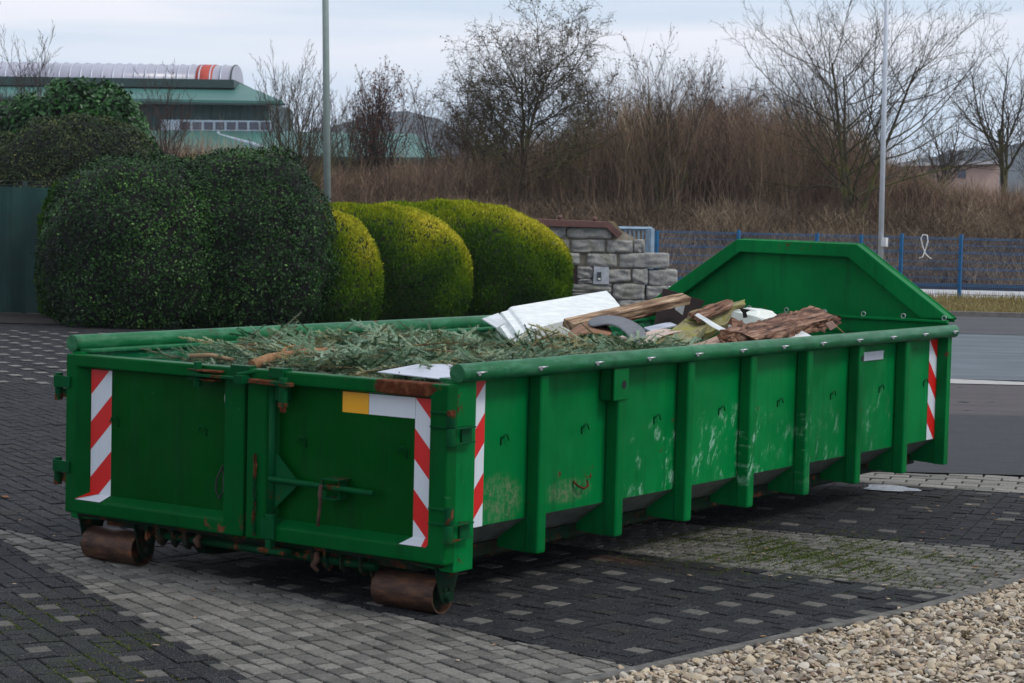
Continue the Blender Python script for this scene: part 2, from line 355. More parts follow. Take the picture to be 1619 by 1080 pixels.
# folded lower ends of the films lying on the ledge
b = MB(); b.face([(-1.072, -.0345, .367), (-.924, -.0345, .367), (-.945, -.0905, .336), (-1.125, -.0905, .336)], 0); b.face([(-1.072, -.0352, .372), (-1.0, -.0352, .372), (-1.125, -.0912, .338)], 1); part(b, 'warning_strip_end', [S_white, S_red], dl)
b = MB(); b.face([(1.038, -.0345, .367), (1.15, -.0345, .367), (1.156, -.0905, .336), (1.0, -.0905, .336)], 0); b.face([(1.11, -.0352, .368), (1.15, -.0352, .368), (1.156, -.0912, .337), (1.13, -.0912, .337)], 1); part(b, 'warning_strip_end', [S_white, S_red], dr)
b = MB(); b.face([(.765, -.0335, .918), (1.0365, -.0335, .918), (1.0365, -.0335, 1.016), (.765, -.0335, 1.016)]); part(b, 'white_film', [S_white], dr)
b = MB(); b.face([(.605, -.0335, .918), (.7635, -.0335, .918), (.7635, -.0335, 1.016), (.605, -.0335, 1.016)]); part(b, 'yellow_film', [S_yel], dr)
for x in (-.893, -.28): wirehook(x, -.034, .765, 'y', dl, flip=-1)
for x in (.366, .977): wirehook(x, -.034, .765, 'y', dr, flip=-1)
def link_ring(x, z, parent):
    b = MB(); b.tube([(x+.012*math.cos(a), -.095 if 0 else -.040, z+.030*math.sin(a)) for a in np.linspace(0, 2*math.pi, 17)], .0035, 6, cap=False); part(b, 'small_ring', [M_steel], parent)
link_ring(-.125, .93, dl); link_ring(-.125, .565, dl); link_ring(.185, .935, dr)
# rubber strap on the left door ring
b = MB(); b.tube([(-.13, -.05, .60), (-.165, -.06, .53), (-.17, -.06, .47), (-.145, -.062, .43), (-.12, -.062, .47), (-.115, -.06, .54), (-.13, -.05, .585), (-.12, -.06, .50), (-.10, -.065, .42), (-.085, -.07, .385)], .005, 7)
part(b, 'rubber_strap', [simple('black_rubber', (.012, .012, .012), .7)], dl)
# lever, vertical lock shaft and triangle on the right door
b = MB(); b.tube([(.207, -.075, .33), (.207, -.075, 1.03)], .019, 16); part(b, 'lock_shaft', [P_hard], dr)
b = MB(); b.box(.165, .25, -.105, -.035, .272, .372); b.tube([(.207, -.078, .362), (.207, -.078, .395)], .029, 16); b.box(.19, .224, -.10, -.06, .225, .272); part(b, 'shaft_bearing', [P_hard], dr, bevel=.006)
b = MB(); b.box(.15, .318, -.115, -.035, .205, .226); b.tube([(.207, -.075, .20), (.207, -.075, .265)], .018, 12); part(b, 'locking_foot', [M_rust], dr, bevel=.006)
b = MB(); b.prism([(.22, -.072, .70), (.38, -.072, .557), (.22, -.072, .415)], (0, .007, 0)); part(b, 'triangular_plate', [P_hard], dr, bevel=.002)
b = MB(); b.tube([(.205, -.092, .566), (.5, -.094, .563), (.852, -.096, .556)], .0145, 14); part(b, 'lever_rod', [P_hard], dr, bevel=.002)
b = MB(); b.box(.555, .665, -.125, -.034, .598, .606); b.box(.555, .562, -.125, -.105, .572, .606); b.box(.555, .64, -.125, -.034, .505, .512); b.box(.64, .648, -.10, -.034, .505, .605); b.box(.553, .585, -.128, -.120, .505, .545)
part(b, 'lever_bracket', [P_hard], dr, bevel=.002)
b = MB(); b.tube([(.562, -.13, .575), (.556, -.13, .53), (.56, -.13, .49), (.552, -.13, .44), (.548, -.13, .375)], [.009, .012, .009, .008, .009], 8); part(b, 'lever_handle', [M_rustd], dr)
# chain by the middle seam
b = MB()
for k in range(11):
    z = .66-.036*k; ang = 0 if k % 2 else math.pi/2
    b.tube([(.118+.008*math.cos(a)*math.cos(ang)+.004*math.sin(k*1.3), -.10+.008*math.cos(a)*math.sin(ang), z+.020*math.sin(a)) for a in np.linspace(0, 2*math.pi, 9)], .0042, 5, cap=False)
part(b, 'rusty_chain', [M_rust], dr)
b = MB(); b.box(.075, .115, -.093, -.089, .30, .62); part(b, 'seam_cover', [P_frame], dr, bevel=.002)
# top latch
b = MB(); b.box(-.30, -.10, -.135, -.085, 1.062, 1.072); b.box(-.30, -.12, -.135, -.085, 1.018, 1.028); part(b, 'latch_lug', [M_rust], dl, bevel=.003)
b = MB(); b.tube([(-.255, -.112, .985), (-.255, -.112, 1.108)], .020, 14); part(b, 'latch_pin', [P_hard], dl, bevel=.003)
b = MB(); b.box(-.29, .055, -.15, -.095, 1.038, 1.052); b.box(.02, .075, -.155, -.09, 1.020, 1.062); b.box(-.06, .06, -.09, -.03, 1.055, 1.104); part(b, 'latch_arm', [P_hard], box, bevel=.003)
b = MB(); b.hexa([(.10, -.15, 1.030), (.36, -.16, 1.024), (.36, -.10, 1.024), (.10, -.095, 1.030), (.10, -.15, 1.050), (.36, -.16, 1.044), (.36, -.10, 1.044), (.10, -.095, 1.050)]); part(b, 'latch_plate', [M_rust], dr, bevel=.003)
b = MB(); b.box(.195, .285, -.10, -.03, 1.058, 1.106); b.tube([(.03, -.14, 1.063), (.11, -.07, 1.082), (.16, -.04, 1.085)], .011, 8); part(b, 'latch_block', [P_hard], dr, bevel=.004)
b = MB(); b.tube([(.318, -.13, .945), (.318, -.13, 1.066)], .021, 14); b.box(.24, .29, -.10, -.034, .95, 1.03); part(b, 'latch_bolt', [P_hard], dr, bevel=.003)
b = MB(); b.tube([(.318, -.13, .925), (.318, -.13, .947)], .026, 6, smooth=False); b.tube([(.318, -.13, .900), (.318, -.13, .926)], .016, 10); part(b, 'bolt_nut', [M_rust], dr, bevel=.002)
# hinges
def hinge(sx, zc, parent):
    b = MB()
    if sx < 0:
        b.box(-1.285, -1.165, -.100, -.088, zc-.015, zc+.045); b.box(-1.262, -1.2, -.092, -.04, zc-.01, zc+.04)
        b.tube([(-1.275, -.07, zc-.015), (-1.275, -.07, zc+.058)], .020, 14); part(b, 'hinge', [P_hard], parent, bevel=.003)
        b = MB(); b.tube([(-1.275, -.07, zc-.085), (-1.275, -.07, zc-.017)], .021, 14); b.box(-1.262, -1.215, -.06, .01, zc-.07, zc-.025); part(b, 'hinge_knuckle', [M_rust], parent, bevel=.003)
    else:
        b = MB(); b.tube([(1.272, -.075, zc-.01), (1.272, -.075, zc+.072)], .021, 14); part(b, 'hinge_knuckle', [M_rust], parent, bevel=.003)
        b = MB(); b.tube([(1.272, -.075, zc-.095), (1.272, -.075, zc-.012)], .022, 14); b.box(1.272, 1.292, -.07, .10, zc-.018, zc-.010); b.box(1.272, 1.292, -.07, .10, zc-.088, zc-.080)
        b.box(1.251, 1.262, .03, .11, zc-.09, zc-.01); b.box(1.17, 1.262, -.10, -.089, zc-.012, zc-.002); b.box(1.17, 1.262, -.10, -.089, zc+.055, zc+.065); part(b, 'hinge', [P_hard], parent, bevel=.002)
for zc in (.93, .485): hinge(-1, zc, dl)
for zc in (.905, .460): hinge(1, zc, dr)
# front wall at far end, lip rail, headboard
b = MB(); b.box(-1.14, 1.14, L-.03, L-.005, .27, 1.15); part(b, 'end_wall', [P_head])
b = MB(); b.box(-1.23, 1.235, L-.075, L-.032, 1.195, 1.213); b.box(-1.23, 1.235, L-.045, L-.035, 1.10, 1.195); part(b, 'end_rail', [P_head], bevel=.003)
for k in range(9):
    x = 1.208-.302*k
    b = MB(); b.tube([(x+.016*math.cos(a), L-.055, 1.229+.016*math.sin(a)) for a in np.linspace(0, 2*math.pi, 15)], .0035, 6, cap=False); part(b, 'wire_eyelet', [M_steel])
def headboard():
    Yb = L+.045; tilt = .03
    O = [(-1.235, 1.20), (1.235, 1.20), (1.222, 1.222), (.498, 1.718), (-.46, 1.728), (-1.222, 1.215)]
    I = [(-1.05, 1.20), (1.03, 1.20), (1.005, 1.213), (.432, 1.622), (-.434, 1.634), (-1.03, 1.213)]
    b = MB(); b.prism([(x*.995, Yb+.045, z-.003) for x, z in O], (0, .006, 0)); hb = part(b, 'headboard', [P_head])
    b = MB()
    for i in (1, 2, 3, 4, 5):
        j = (i+1) % 6
        o0, o1, i0, i1 = O[i], O[j], I[i], I[j]
        if i in (1,): continue
        if i == 5: continue
        b.hexa([(o0[0], Yb-.03, o0[1]), (o1[0], Yb-.03, o1[1]), (i1[0], Yb-.03, i1[1]), (i0[0], Yb-.03, i0[1]),
                (o0[0], Yb+.07, o0[1]), (o1[0], Yb+.07, o1[1]), (i1[0], Yb+.044, i1[1]), (i0[0], Yb+.044, i0[1])])
    bmesh.ops.remove_doubles(b.b, verts=b.b.verts, dist=.0005)
    part(b, 'headboard_frame', [P_head], hb, bevel=.009, seg=3)
    b = MB()
    Q = [O[2], O[3], O[4], O[5]]
    b.tube([(x, Yb+.075, z-.004) for x, z in Q], .011, 8); part(b, 'headboard_edge_bar', [P_head], hb)
headboard()
# under frame
for sx in (1, -1):
    b = MB(); b.box(sx*.53-.04, sx*.53+.04, .45, L-.05, .06, .20); b.prism([(sx*.53-.04, .12, .20), (sx*.53-.04, .25, .075), (sx*.53-.04, .45, .06), (sx*.53-.04, .45, .20)], (.08, 0, 0)); part(b, 'skid_rail', [P_under], bevel=.004)
for k in range(8):
    b = MB(); b.box(-.95, .95, .72+.69*k, .76+.69*k, .17, .2); part(b, 'cross_member', [P_under])
b = MB(); b.box(-1.17, 1.2, -.03, .05, .235, .262); part(b, 'end_beam', [P_under], bevel=.003)
b = MB(); b.tube([(-.62, .0, .192), (.80, .0, .192)], .019, 12); part(b, 'locking_bar', [P_dull])
for x, w_ in ((-.68, .02), (-.60, .03), (-.50, .015), (-.42, .03), (.42, .02), (.50, .02), (.60, .012), (.72, .012)):
    b = MB(); b.prism([(x, -.035, .235), (x, .035, .235), (x, .03, .165), (x, 0, .14), (x, -.03, .165)], (w_, 0, 0)); b.tube([(x-.006, 0, .185), (x+w_+.006, 0, .185)], .027, 10); part(b, 'bar_lug', [P_under], bevel=.003)
b = MB(); b.tube([(.455, -.02, .225), (.47, -.04, .19), (.45, -.045, .165), (.478, -.04, .14)], [.014, .018, .014, .010], 8); part(b, 'bar_hook', [M_rustd])
b = MB(); b.tube([(-.30, -.03, .23), (-.31, -.045, .2), (-.29, -.045, .17)], [.014, .02, .012], 8); part(b, 'bar_hook', [M_rustd])
for xa, xb in ((.775, 1.135), (-1.165, -.80)):
    b = MB(); b.tube([(xa, .08, .087), (xb, .08, .087)], .087, 36, cap=False)
    b.tube([(xa, .08, .087), (xb, .08, .087)], .078, 36, cap=False)
    for x in (xa, xb):
        ri = []
        for rr in (.087, .078): ri.append([b.b.verts.new((x, .08+rr*math.cos(a), .087+rr*math.sin(a))) for a in np.linspace(0, 2*math.pi, 37)[:-1]])
        for k in range(36): b.b.faces.new([ri[0][k], ri[0][(k+1) % 36], ri[1][(k+1) % 36], ri[1][k]])
    for f in b.b.faces: f.smooth = False
    for f in b.b.faces:
        if abs(f.normal.x) < .5: f.smooth = True
    b.tube([(xa+.02, .08, .087), (xa+.03, .08, .087)], .077, 24, mat=1); b.tube([(xb-.05, .08, .087), (xb-.04, .08, .087)], .077, 24, mat=1)
    b.tube([(xa-.03, .08, .087), (xb+.05, .08, .087)], .022, 12, mat=1)
    ro = part(b, 'roller', [M_roll, P_under])
    for x in (xa-.022, xb+.012):
        b = MB(); b.prism([(x, -.01, .235), (x, .19, .235), (x, .13, .075), (x, .10, .048), (x, .06, .048), (x, .035, .075)], (.011, 0, 0))
        for dy, dz in ((0, .0), (-.02, .035), (.02, .035)): b.tube([(x-.004, .08+dy, .085+dz), (x+.02, .08+dy, .085+dz)], .012, 6, smooth=False)
        part(b, 'roller_bracket', [P_under], ro, bevel=.002)
# ------------------------------------------------------------------ WASTE IN THE CONTAINER
rng = np.random.default_rng(7)
def leafmat(name, stops, rough=.55, trans=.15, spec=.3, attr='rnd'):
    m, t, b = newmat(name); g = G(t)
    c = g.ramp(g.attr(attr), *stops)
    g.set(b.inputs['Base Color'], c); b.inputs['Roughness'].default_value = rough; b.inputs['Specular IOR Level'].default_value = spec
    if trans:
        tr = g.n('ShaderNodeBsdfTranslucent'); g.set(tr.inputs[0], c); mx = g.n('ShaderNodeMixShader'); mx.inputs[0].default_value = trans
        t.links.new(b.outputs[0], mx.inputs[1]); t.links.new(tr.outputs[0], mx.inputs[2]); t.links.new(mx.outputs[0], t.nodes['Material Output'].inputs[0])
    return m
M_needle = leafmat('fir_needles', [(0, (.018, .055, .020)), (.35, (.065, .140, .065)), (.62, (.14, .25, .14)), (.84, (.30, .42, .32)), (.93, (.26, .30, .10)), (1, (.34, .26, .12))], .5, .1)
def wood(name, stops, sc=(2, 30, 30), rot=(0, 0, 0), moss=None, rough=.8, bump=.004, coord=None, dist=.4):
    m, t, b = newmat(name); g = G(t); o = g.obj() if coord is None else g.n('ShaderNodeAttribute', attribute_name='grain').outputs['Vector']; v = g.map(o, sc, rot)
    a = g.noise(v, 1.5, 8, .65, dist); c = g.ramp(a, *stops)
    if moss: c = g.mix(g.step(g.noise(o, moss[1], 7, .65), moss[2], moss[2]+.12), c, moss[0])
    g.set(b.inputs['Base Color'], c); b.inputs['Roughness'].default_value = rough; b.inputs['Specular IOR Level'].default_value = .2
    g.set(b.inputs['Normal'], g.bump(a, 1, bump)); return m
M_twig = wood('fir_twig_bark', [(.3, (.16, .10, .055)), (.7, (.36, .25, .15))], (8, 8, 8))
def spray(rg, Lm):
    """fir twig: stems with needles all round, triangles"""
    T = []; S = []; Q = []
    def needles(p0, d, ln):
        n = int(ln/.0011); t = rg.uniform(.02, 1, n); d = d/np.linalg.norm(d); side = np.array([-d[1], d[0], 0]); side /= np.linalg.norm(side); up = np.cross(d, side)
        ph = rg.uniform(0, 2*math.pi, n); c_, s_ = np.cos(ph)[:, None], (np.sin(ph)*.6)[:, None]
        base = p0+np.outer(t*ln, d); nl = .021*(1-.35*t)*rg.uniform(.7, 1.15, n); a = rg.uniform(.65, 1.05, n)[:, None]
        dn = d*np.cos(a)+(side*c_+up*s_)*np.sin(a); dn /= np.linalg.norm(dn, axis=1)[:, None]; wv = np.cross(dn, up); wv /= np.linalg.norm(wv, axis=1)[:, None]; wv *= .0019
        T.append(np.stack([base-wv, base+wv, base+dn*nl[:, None]], 1)); Q.append(np.abs(np.cos(ph))*.16-.08+rg.normal(0, .06, n))
    main = np.array([1.0, 0, 0]); needles(np.zeros(3), main, Lm); S.append((np.zeros(3), main*Lm, .0045, .002))
    x = .04
    while x < Lm*.9:
        for sg in (-1, 1):
            if rg.random() < .15: continue
            a = rg.uniform(.6, .95); ln = (Lm-x)*rg.uniform(.4, .6)
            if ln < .03: continue
            d = np.array([math.cos(a), sg*math.sin(a), rg.uniform(-.25, .2)]); p = np.array([x+rg.uniform(-.01, .01), 0, 0]); needles(p, d, ln); S.append((p, p+d*ln, .003, .0012))
        x += rg.uniform(.05, .08)
    return np.concatenate(T), S, np.concatenate(Q)
sprays = [spray(rng, l) for l in (.24, .32, .20, .36, .28, .22, .30)]
def heap_z(x, y):
    e = 1.0-.9*max(0, (abs(x)-.75)/.4)**2
    z = 1.0+.125*e*min(1, (y+.35)/1.1)*(1-max(0, (y-2.1-.55*max(0, x))/.9))+.03*math.sin(x*5+y*3)*math.sin(y*4.3)
    return z
TV = []; TR = []; stems = MB(); nS = 0
for i in range(1350):
    x = rng.uniform(-1.05, 1.08); y = rng.uniform(.12, 3.35)
    if i > 1290: x = rng.uniform(.5, 1.1); y = rng.uniform(2.3, 3.2)
    T, S, Qn = sprays[rng.integers(len(sprays))]
    if y < .9 and x < -.75+.0*y: x += .5
    z = heap_z(x, y)+rng.uniform(-.06, .025)
    sc = rng.uniform(.85, 1.2)
    R = Matrix.Rotation(rng.uniform(0, 6.28), 3, 'Z')@Matrix.Rotation(rng.normal(.03, .17), 3, 'Y')@Matrix.Rotation(rng.normal(0, .5), 3, 'X')
    R = np.array(R)*sc
    # keep the whole spray within the walls
    ends = np.array([[.0, 0, 0], [.38, 0, 0]])@R.T+np.array([x, y, z])
    cx_ = ends[:, 0]; cy_ = ends[:, 1]
    sh = np.array([0.0, 0, 0])
    sh[0] = -max(0, cx_.max()-1.05)+max(0, -1.05-cx_.min()); sh[1] = max(0, .13-cy_.min())
    P = T.reshape(-1, 3)@R.T+np.array([x, y, z])+sh
    # droop
    ok = (P[:, 0] < 1.13) & (P[:, 0] > -1.13) & (P[:, 1] > .03); ok = ok.reshape(-1, 3).all(1)
    P = P.reshape(-1, 3, 3)[ok]
    TV.append(P.reshape(-1, 3)); base = rng.choice([.2, .4, .55, .66, .8, .84, .93])
    TR.append(np.repeat(np.clip(base+Qn[ok], 0, .99), 3))
    if i % 3 == 0:
        for (a, b2, r0, r1) in S[:3]:
            q = [np.array(v)@R.T+np.array([x, y, z-.002])+sh for v in (a, b2)]
            if abs(q[1][0]) < 1.1: stems.tube(q, [r0, r1], 5, cap=False)
TV = np.concatenate(TV); TR = np.concatenate(TR)
fir = empty('fir_branches', (0, 1.7, .9)); tag(fir, 'heap of cut green fir branches filling the front half of the container', 'fir branches', kind='stuff')
o = npmesh('needles', TV, np.arange(len(TV)).reshape(-1, 3), M_needle, None, rnd=TR); o.name = 'fir_branches'
bpy.data.objects.remove(fir); fir = o; tag(fir, 'heap of cut green fir branches filling the front half of the container', 'fir branches', kind='stuff')
part(stems, 'twigs', [M_twig], fir)
# dark bed of waste under everything
nx, ny = 24, 60; V = []; F = []
for j in range(ny):
    for i in range(nx):
        x = -1.145+2.29*i/(nx-1); y = .03+(L-.08)*j/(ny-1)
        zz = heap_z(x, y)-.07 if y < 3.2 else .93-.05*min(1, (y-3.2)/2)
        if y < .3: zz -= .1*(.3-y)/.3
        V.append((x, y, zz+.05*mnoise.noise(Vector((x*4, y*4, 1)))))
for j in range(ny-1):
    for i in range(nx-1): a = j*nx+i; F.append((a, a+1, a+nx+1, a+nx))
tag(npmesh('mixed_waste', V, F, simple('dark_damp_debris', (.030, .026, .020), .9, 0, .6, 22, .02), smooth=True), 'dark bed of mixed waste under the boards and branches', 'waste', kind='stuff')
# thick fir log and thinner sticks
def stick(pts, r, name, label, cat, mat, n=10, group=None):
    b = MB(); b.tube(pts, r, n); o = b.build(name, [mat]); tag(o, label, cat, group); return o
M_log = wood('orange_brown_bark', [(.3, (.16, .08, .035)), (.6, (.36, .21, .11)), (.8, (.45, .30, .18))], (6, 10, 10))
stick([on_y(398, 578, .17), on_y(425, 567, .30), on_y(455, 562, .45), on_y(490, 557, .62), on_y(520, 555, .8), on_y(545, 563, 1.0)], [.028, .026, .024, .022, .02, .014], 'cut_branch', 'thick bare orange-brown branch on top of the fir heap', 'branch', M_log)
stick([on_y(440, 565, .4), on_y(452, 550, .45), on_y(466, 546, .5)], [.009, .007, .004], 'broken_twig', 'thin bare forked twig standing up beside the thick orange-brown branch', 'twig', M_log)
stick([on_y(300, 563, .20), on_y(335, 562, .25), on_y(370, 569, .22)], [.013, .012, .008], 'brown_stick', 'slim brown stick lying along the left door top', 'stick', M_twig)
stick([on_y(240, 552, .8), on_y(262, 536, .95), on_y(290, 534, 1.1), on_y(306, 530, 1.2)], [.006, .008, .012, .008], 'brown_seed_pod_twig', 'curled dark brown twig leaning over the far left rim', 'twig', M_rustd)
# silver sheet in the near corner
A_ = on_y(597, 589, .10); B_ = on_y(660, 577, .45); C_ = on_y(716, 577, .62); D_ = on_y(712, 602, .12)
b = MB(); b.prism([A_, B_, C_, D_], (0, 0, .004)); b.prism([B_, C_, C_+np.array([.02, .08, -.10]), B_+np.array([.01, .1, -.10])], (0, 0, .004)); tag(part(b, 'metal_sheet', [M_zinc], None), 'pale grey metal sheet showing in the near right corner beside the rim tube', 'metal sheet')
# white foam cover: long tapered lid with stepped end
foamm = simple('white_polystyrene', (.70, .73, .72), .75, 0, .13, 13, .004)
def P3(px, py, Y): return Vector(on_y(px, py, Y))
a0, a1, a2, a3 = P3(837, 521, 3.45), P3(983, 484, 4.75), P3(960, 458, 5.25), P3(808, 483, 4.05)
n_ = ((a1-a0).cross(a3-a0)).normalized()
if n_.z < 0: n_ = -n_
ud = (a1-a0).normalized()
def fp(u, t, w): p = a0+(a1-a0)*u; q = a3+(a2-a3)*u; return p+(q-p)*t+n_*w
b = MB(); rs = []
for (u, dw) in ((-.17, .105), (-.165, .062), (-.105, .058), (-.10, .026), (-.035, .022), (-.018, .004), (.0, 0), (.5, 0), (.985, 0), (1.0, .012)):
    rs.append([b.b.verts.new(fp(u, t, w-dw)) for t, w in ((0, 0), (.45, .004), (.95, 0), (1.0, -.012), (1.03, -.13), (.0, -.10))])
for r0, r1 in zip(rs, rs[1:]):
    for k in range(6): b.b.faces.new([r0[k], r0[(k+1) % 6], r1[(k+1) % 6], r1[k]])
b.b.faces.new(rs[0]); b.b.faces.new(rs[-1][::-1])
tag(part(b, 'foam_cover', [foamm], None, bevel=.004), 'long white foam cover with stepped end lying across the heap', 'foam block')
b = MB(); q = [P3(762, 506, 3.2), P3(788, 497, 3.4), P3(800, 512, 3.3), P3(785, 520, 3.1)]; b.prism(q, (0, 0, .01)); tag(part(b, 'plastic_scrap', [simple('grey_white_plastic', (.5, .53, .55), .4)], None, bevel=.002), 'small pale grey plastic scrap at the left end of the foam cover', 'plastic scrap')
# beams and boards
def setgrain(o, GR):
    a = o.data.attributes.new('grain', 'FLOAT_VECTOR', 'POINT'); a.data.foreach_set('vector', np.array(GR, dtype=np.float32).ravel())
def beam(p, q, w, h, name, label, cat, mat, roll=0.0, rag=.0, segs=14, seed=1, taper=1.0, endrag=.0):
    rg = random.Random(seed); p = Vector(p); q = Vector(q); d = (q-p); Ln = d.length; d.normalize()
    side = d.cross(Vector((0, 0, 1))).normalized(); up = side.cross(d)
    Rm = Matrix.Rotation(roll, 3, d); side = Rm@side; up = Rm@up
    b = MB(); rings = []; m = 16; GR = []
    for i in range(segs+1):
        t = i/segs; k = 1+(taper-1)*t; ring = []
        for j in range(m):
            a = 2*math.pi*j/m+math.pi/4; cx, sx_ = math.cos(a), math.sin(a); mxx = max(abs(cx), abs(sx_))
            u = cx/mxx*w/2*k; v = sx_/mxx*h/2*k
            nn = mnoise.noise(Vector((i*.9+seed*7, j*1.7, seed)))*rag
            e = 0
            if i in (0, segs): e = (rg.random()-.5)*endrag
            fi = mnoise.noise(Vector((i*.12+seed, j*3.1, seed*2)))*rag*1.2; ring.append(b.b.verts.new(p+d*(Ln*t+e)+side*(u*(1+nn+fi))+up*(v*(1+nn*1.3+fi)))); GR.append((Ln*t+e, u, v))
        rings.append(ring)
    for r0, r1 in zip(rings, rings[1:]):
        for j in range(m): b.b.faces.new([r0[j], r0[(j+1) % m], r1[(j+1) % m], r1[j]])
    b.b.faces.new(rings[0][::-1]); b.b.faces.new(rings[-1])
    o = b.build(name, [mat], None, bevel=0.0); setgrain(o, GR); tag(o, label, cat); return o
W_beam = wood('weathered_pine_beam', coord='grain', stops= [(.3, (.04, .022, .014)), (.47, (.16, .095, .058)), (.58, (.40, .28, .18)), (.75, (.56, .44, .31))], sc=(2.2, 26, 26), bump=.005)
W_rot = wood('rotten_red_brown_wood', coord='grain', stops= [(.36, (.020, .010, .007)), (.47, (.13, .062, .038)), (.57, (.26, .145, .095)), (.72, (.42, .28, .20))], sc=(2.5, 24, 30), bump=.016)
W_green = wood('mossy_green_grey_board', coord='grain', stops= [(.3, (.10, .085, .04)), (.5, (.22, .20, .10)), (.75, (.34, .31, .18))], sc=(2.5, 16, 20), moss=((.23, .22, .05), 6, .5), bump=.005)
W_pale = wood('pale_pinkish_plank', coord='grain', stops= [(.3, (.28, .17, .12)), (.6, (.42, .28, .21)), (.85, (.5, .37, .29))], sc=(1.8, 22, 26), bump=.003)
W_dark = simple('dark_brown_laminate', (.012, .007, .006), .8, 0, .3, 6, 0, .1)
M_card = simple('rust_brown_cardboard', (.22, .10, .045), .8, 0, .35, 7, .003)
M_felt = simple('grey_roofing_felt', (.12, .13, .145), .85, 0, .25, 40, .002)
M_pink = simple('pinkish_cardboard', (.50, .38, .33), .8, 0, .1, 8)
beam(P3(898, 514, 3.3), P3(1084, 472, 4.5), .085, .050, 'wooden_beam', 'long weathered wooden beam rising to the right in front of the headboard', 'beam', W_beam, roll=.35, rag=.035, seed=3, segs=22)
beam(P3(945, 512, 4.4), P3(1035, 492, 5.2), .08, .045, 'wooden_lath', 'thin dark rotten lath under the long wooden beam', 'lath', W_rot, rag=.12, seed=5)
b = MB(); q = [P3(1032, 518, 4.55), P3(1040, 480, 4.6), P3(1048, 456, 5.2), P3(1112, 476, 5.35), P3(1108, 492, 5.3), P3(1085, 520, 4.8)]
b.prism([q[0], q[2], q[3], q[5]], (0, .025, 0)); plate = part(b, 'dark_panel', [W_dark], None, bevel=.002); tag(plate, 'dark brown laminated panel standing on edge under the beam end', 'panel')
b = MB(); b.prism([P3(1067, 489, 4.70), P3(1070, 477, 4.76), P3(1083, 480, 4.86), P3(1079, 498, 4.78)], (0, .004, 0)); part(b, 'hinge_plate', [M_steel], plate)
# curved sheets
def sheet(rows, name, label, cat, mat, th=.006):
    """rows: lists of points, same length; smooth sheet with thickness"""
    n = len(rows[0]); V = []
    for r in rows: V += [tuple(p) for p in r]
    m = len(rows); F = []
    for i in range(m-1):
        for j in range(n-1): a = i*n+j; F.append((a, a+1, a+n+1, a+n))
    me = bpy.data.meshes.new(name); me.from_pydata(V, [], F); me.update()
    o = link(name, me, mat)
    for f in me.polygons: f.use_smooth = True
    s1 = o.modifiers.new('subdivision', 'SUBSURF'); s1.levels = s1.render_levels = 3
    s2 = o.modifiers.new('thickness', 'SOLIDIFY'); s2.thickness = th
    tag(o, label, cat); return o
sheet([[P3(926, 507, 3.2), P3(955, 499, 3.3), P3(985, 502, 3.4), P3(1010, 514, 3.45), P3(1026, 530, 3.4)],
       [P3(934, 521, 2.8), P3(960, 511, 2.8), P3(982, 519, 2.8), P3(996, 536, 2.8), P3(1008, 549, 2.75)]], 'roofing_felt', 'curled grey felt sheet arching over the cardboard', 'felt sheet', M_felt, .008)
sheet([[P3(896, 530, 3.1), P3(912, 516, 3.15), P3(930, 509, 3.2), P3(962, 512, 3.2)],
       [P3(890, 545, 2.6), P3(914, 531, 2.6), P3(942, 526, 2.6), P3(972, 536, 2.6)]], 'cardboard_sheet', 'torn rust-brown cardboard with ragged edge left of the grey felt', 'cardboard', M_card, .007)
sheet([[P3(905, 536, 3.1), P3(950, 538, 3.2), P3(1000, 540, 3.4)], [P3(920, 540, 2.9), P3(960, 543, 3.0), P3(990, 543, 3.15)]], 'cardboard_strip', 'flat brown cardboard strip lying under the curled sheets', 'cardboard', M_card, .01)
for k in range(5):
    t0 = k*.20
    def I(a, b_, t): return a+(b_-a)*t
    A0, B0 = P3(983, 548, 2.85), P3(1052, 521, 4.0); A1, B1 = P3(1010, 554, 2.75), P3(1085, 524, 3.9)
    a, b2, c, d = I(A0, A1, t0), I(A0, A1, t0+.185), I(B0, B1, t0+.185), I(B0, B1, t0)
    mid = [I(a, d, .5)+Vector((0, 0, .035)), I(b2, c, .5)+Vector((0, 0, .035))]
    if k == 0: fan = empty('fanned_cardboard', tuple(A0)); tag(fan, 'fanned set of bowed pinkish cardboard strips left of the mossy board', 'cardboard')
    o = sheet([[a, mid[0], d], [b2, mid[1], c]], 'strip', None, None, M_pink, .008); o.parent = fan; o.matrix_parent_inverse = fan.matrix_world.inverted()
b = MB(); b.prism([P3(955, 538, 3.2), P3(985, 532, 3.5), P3(1000, 540, 3.3), P3(985, 548, 2.9)], (0, 0, .006)); tag(part(b, 'pink_card', [M_pink], None), 'flat pale pink card under the grey felt', 'card')
b = MB(); b.prism([P3(1018, 520, 4.3), P3(1058, 511, 4.8), P3(1070, 516, 4.6), P3(1030, 526, 4.2)], (0, 0, .01)); tag(part(b, 'grey_sheet', [M_zinc], None), 'smooth blue-grey sheet between the dark panel and the mossy board', 'sheet')
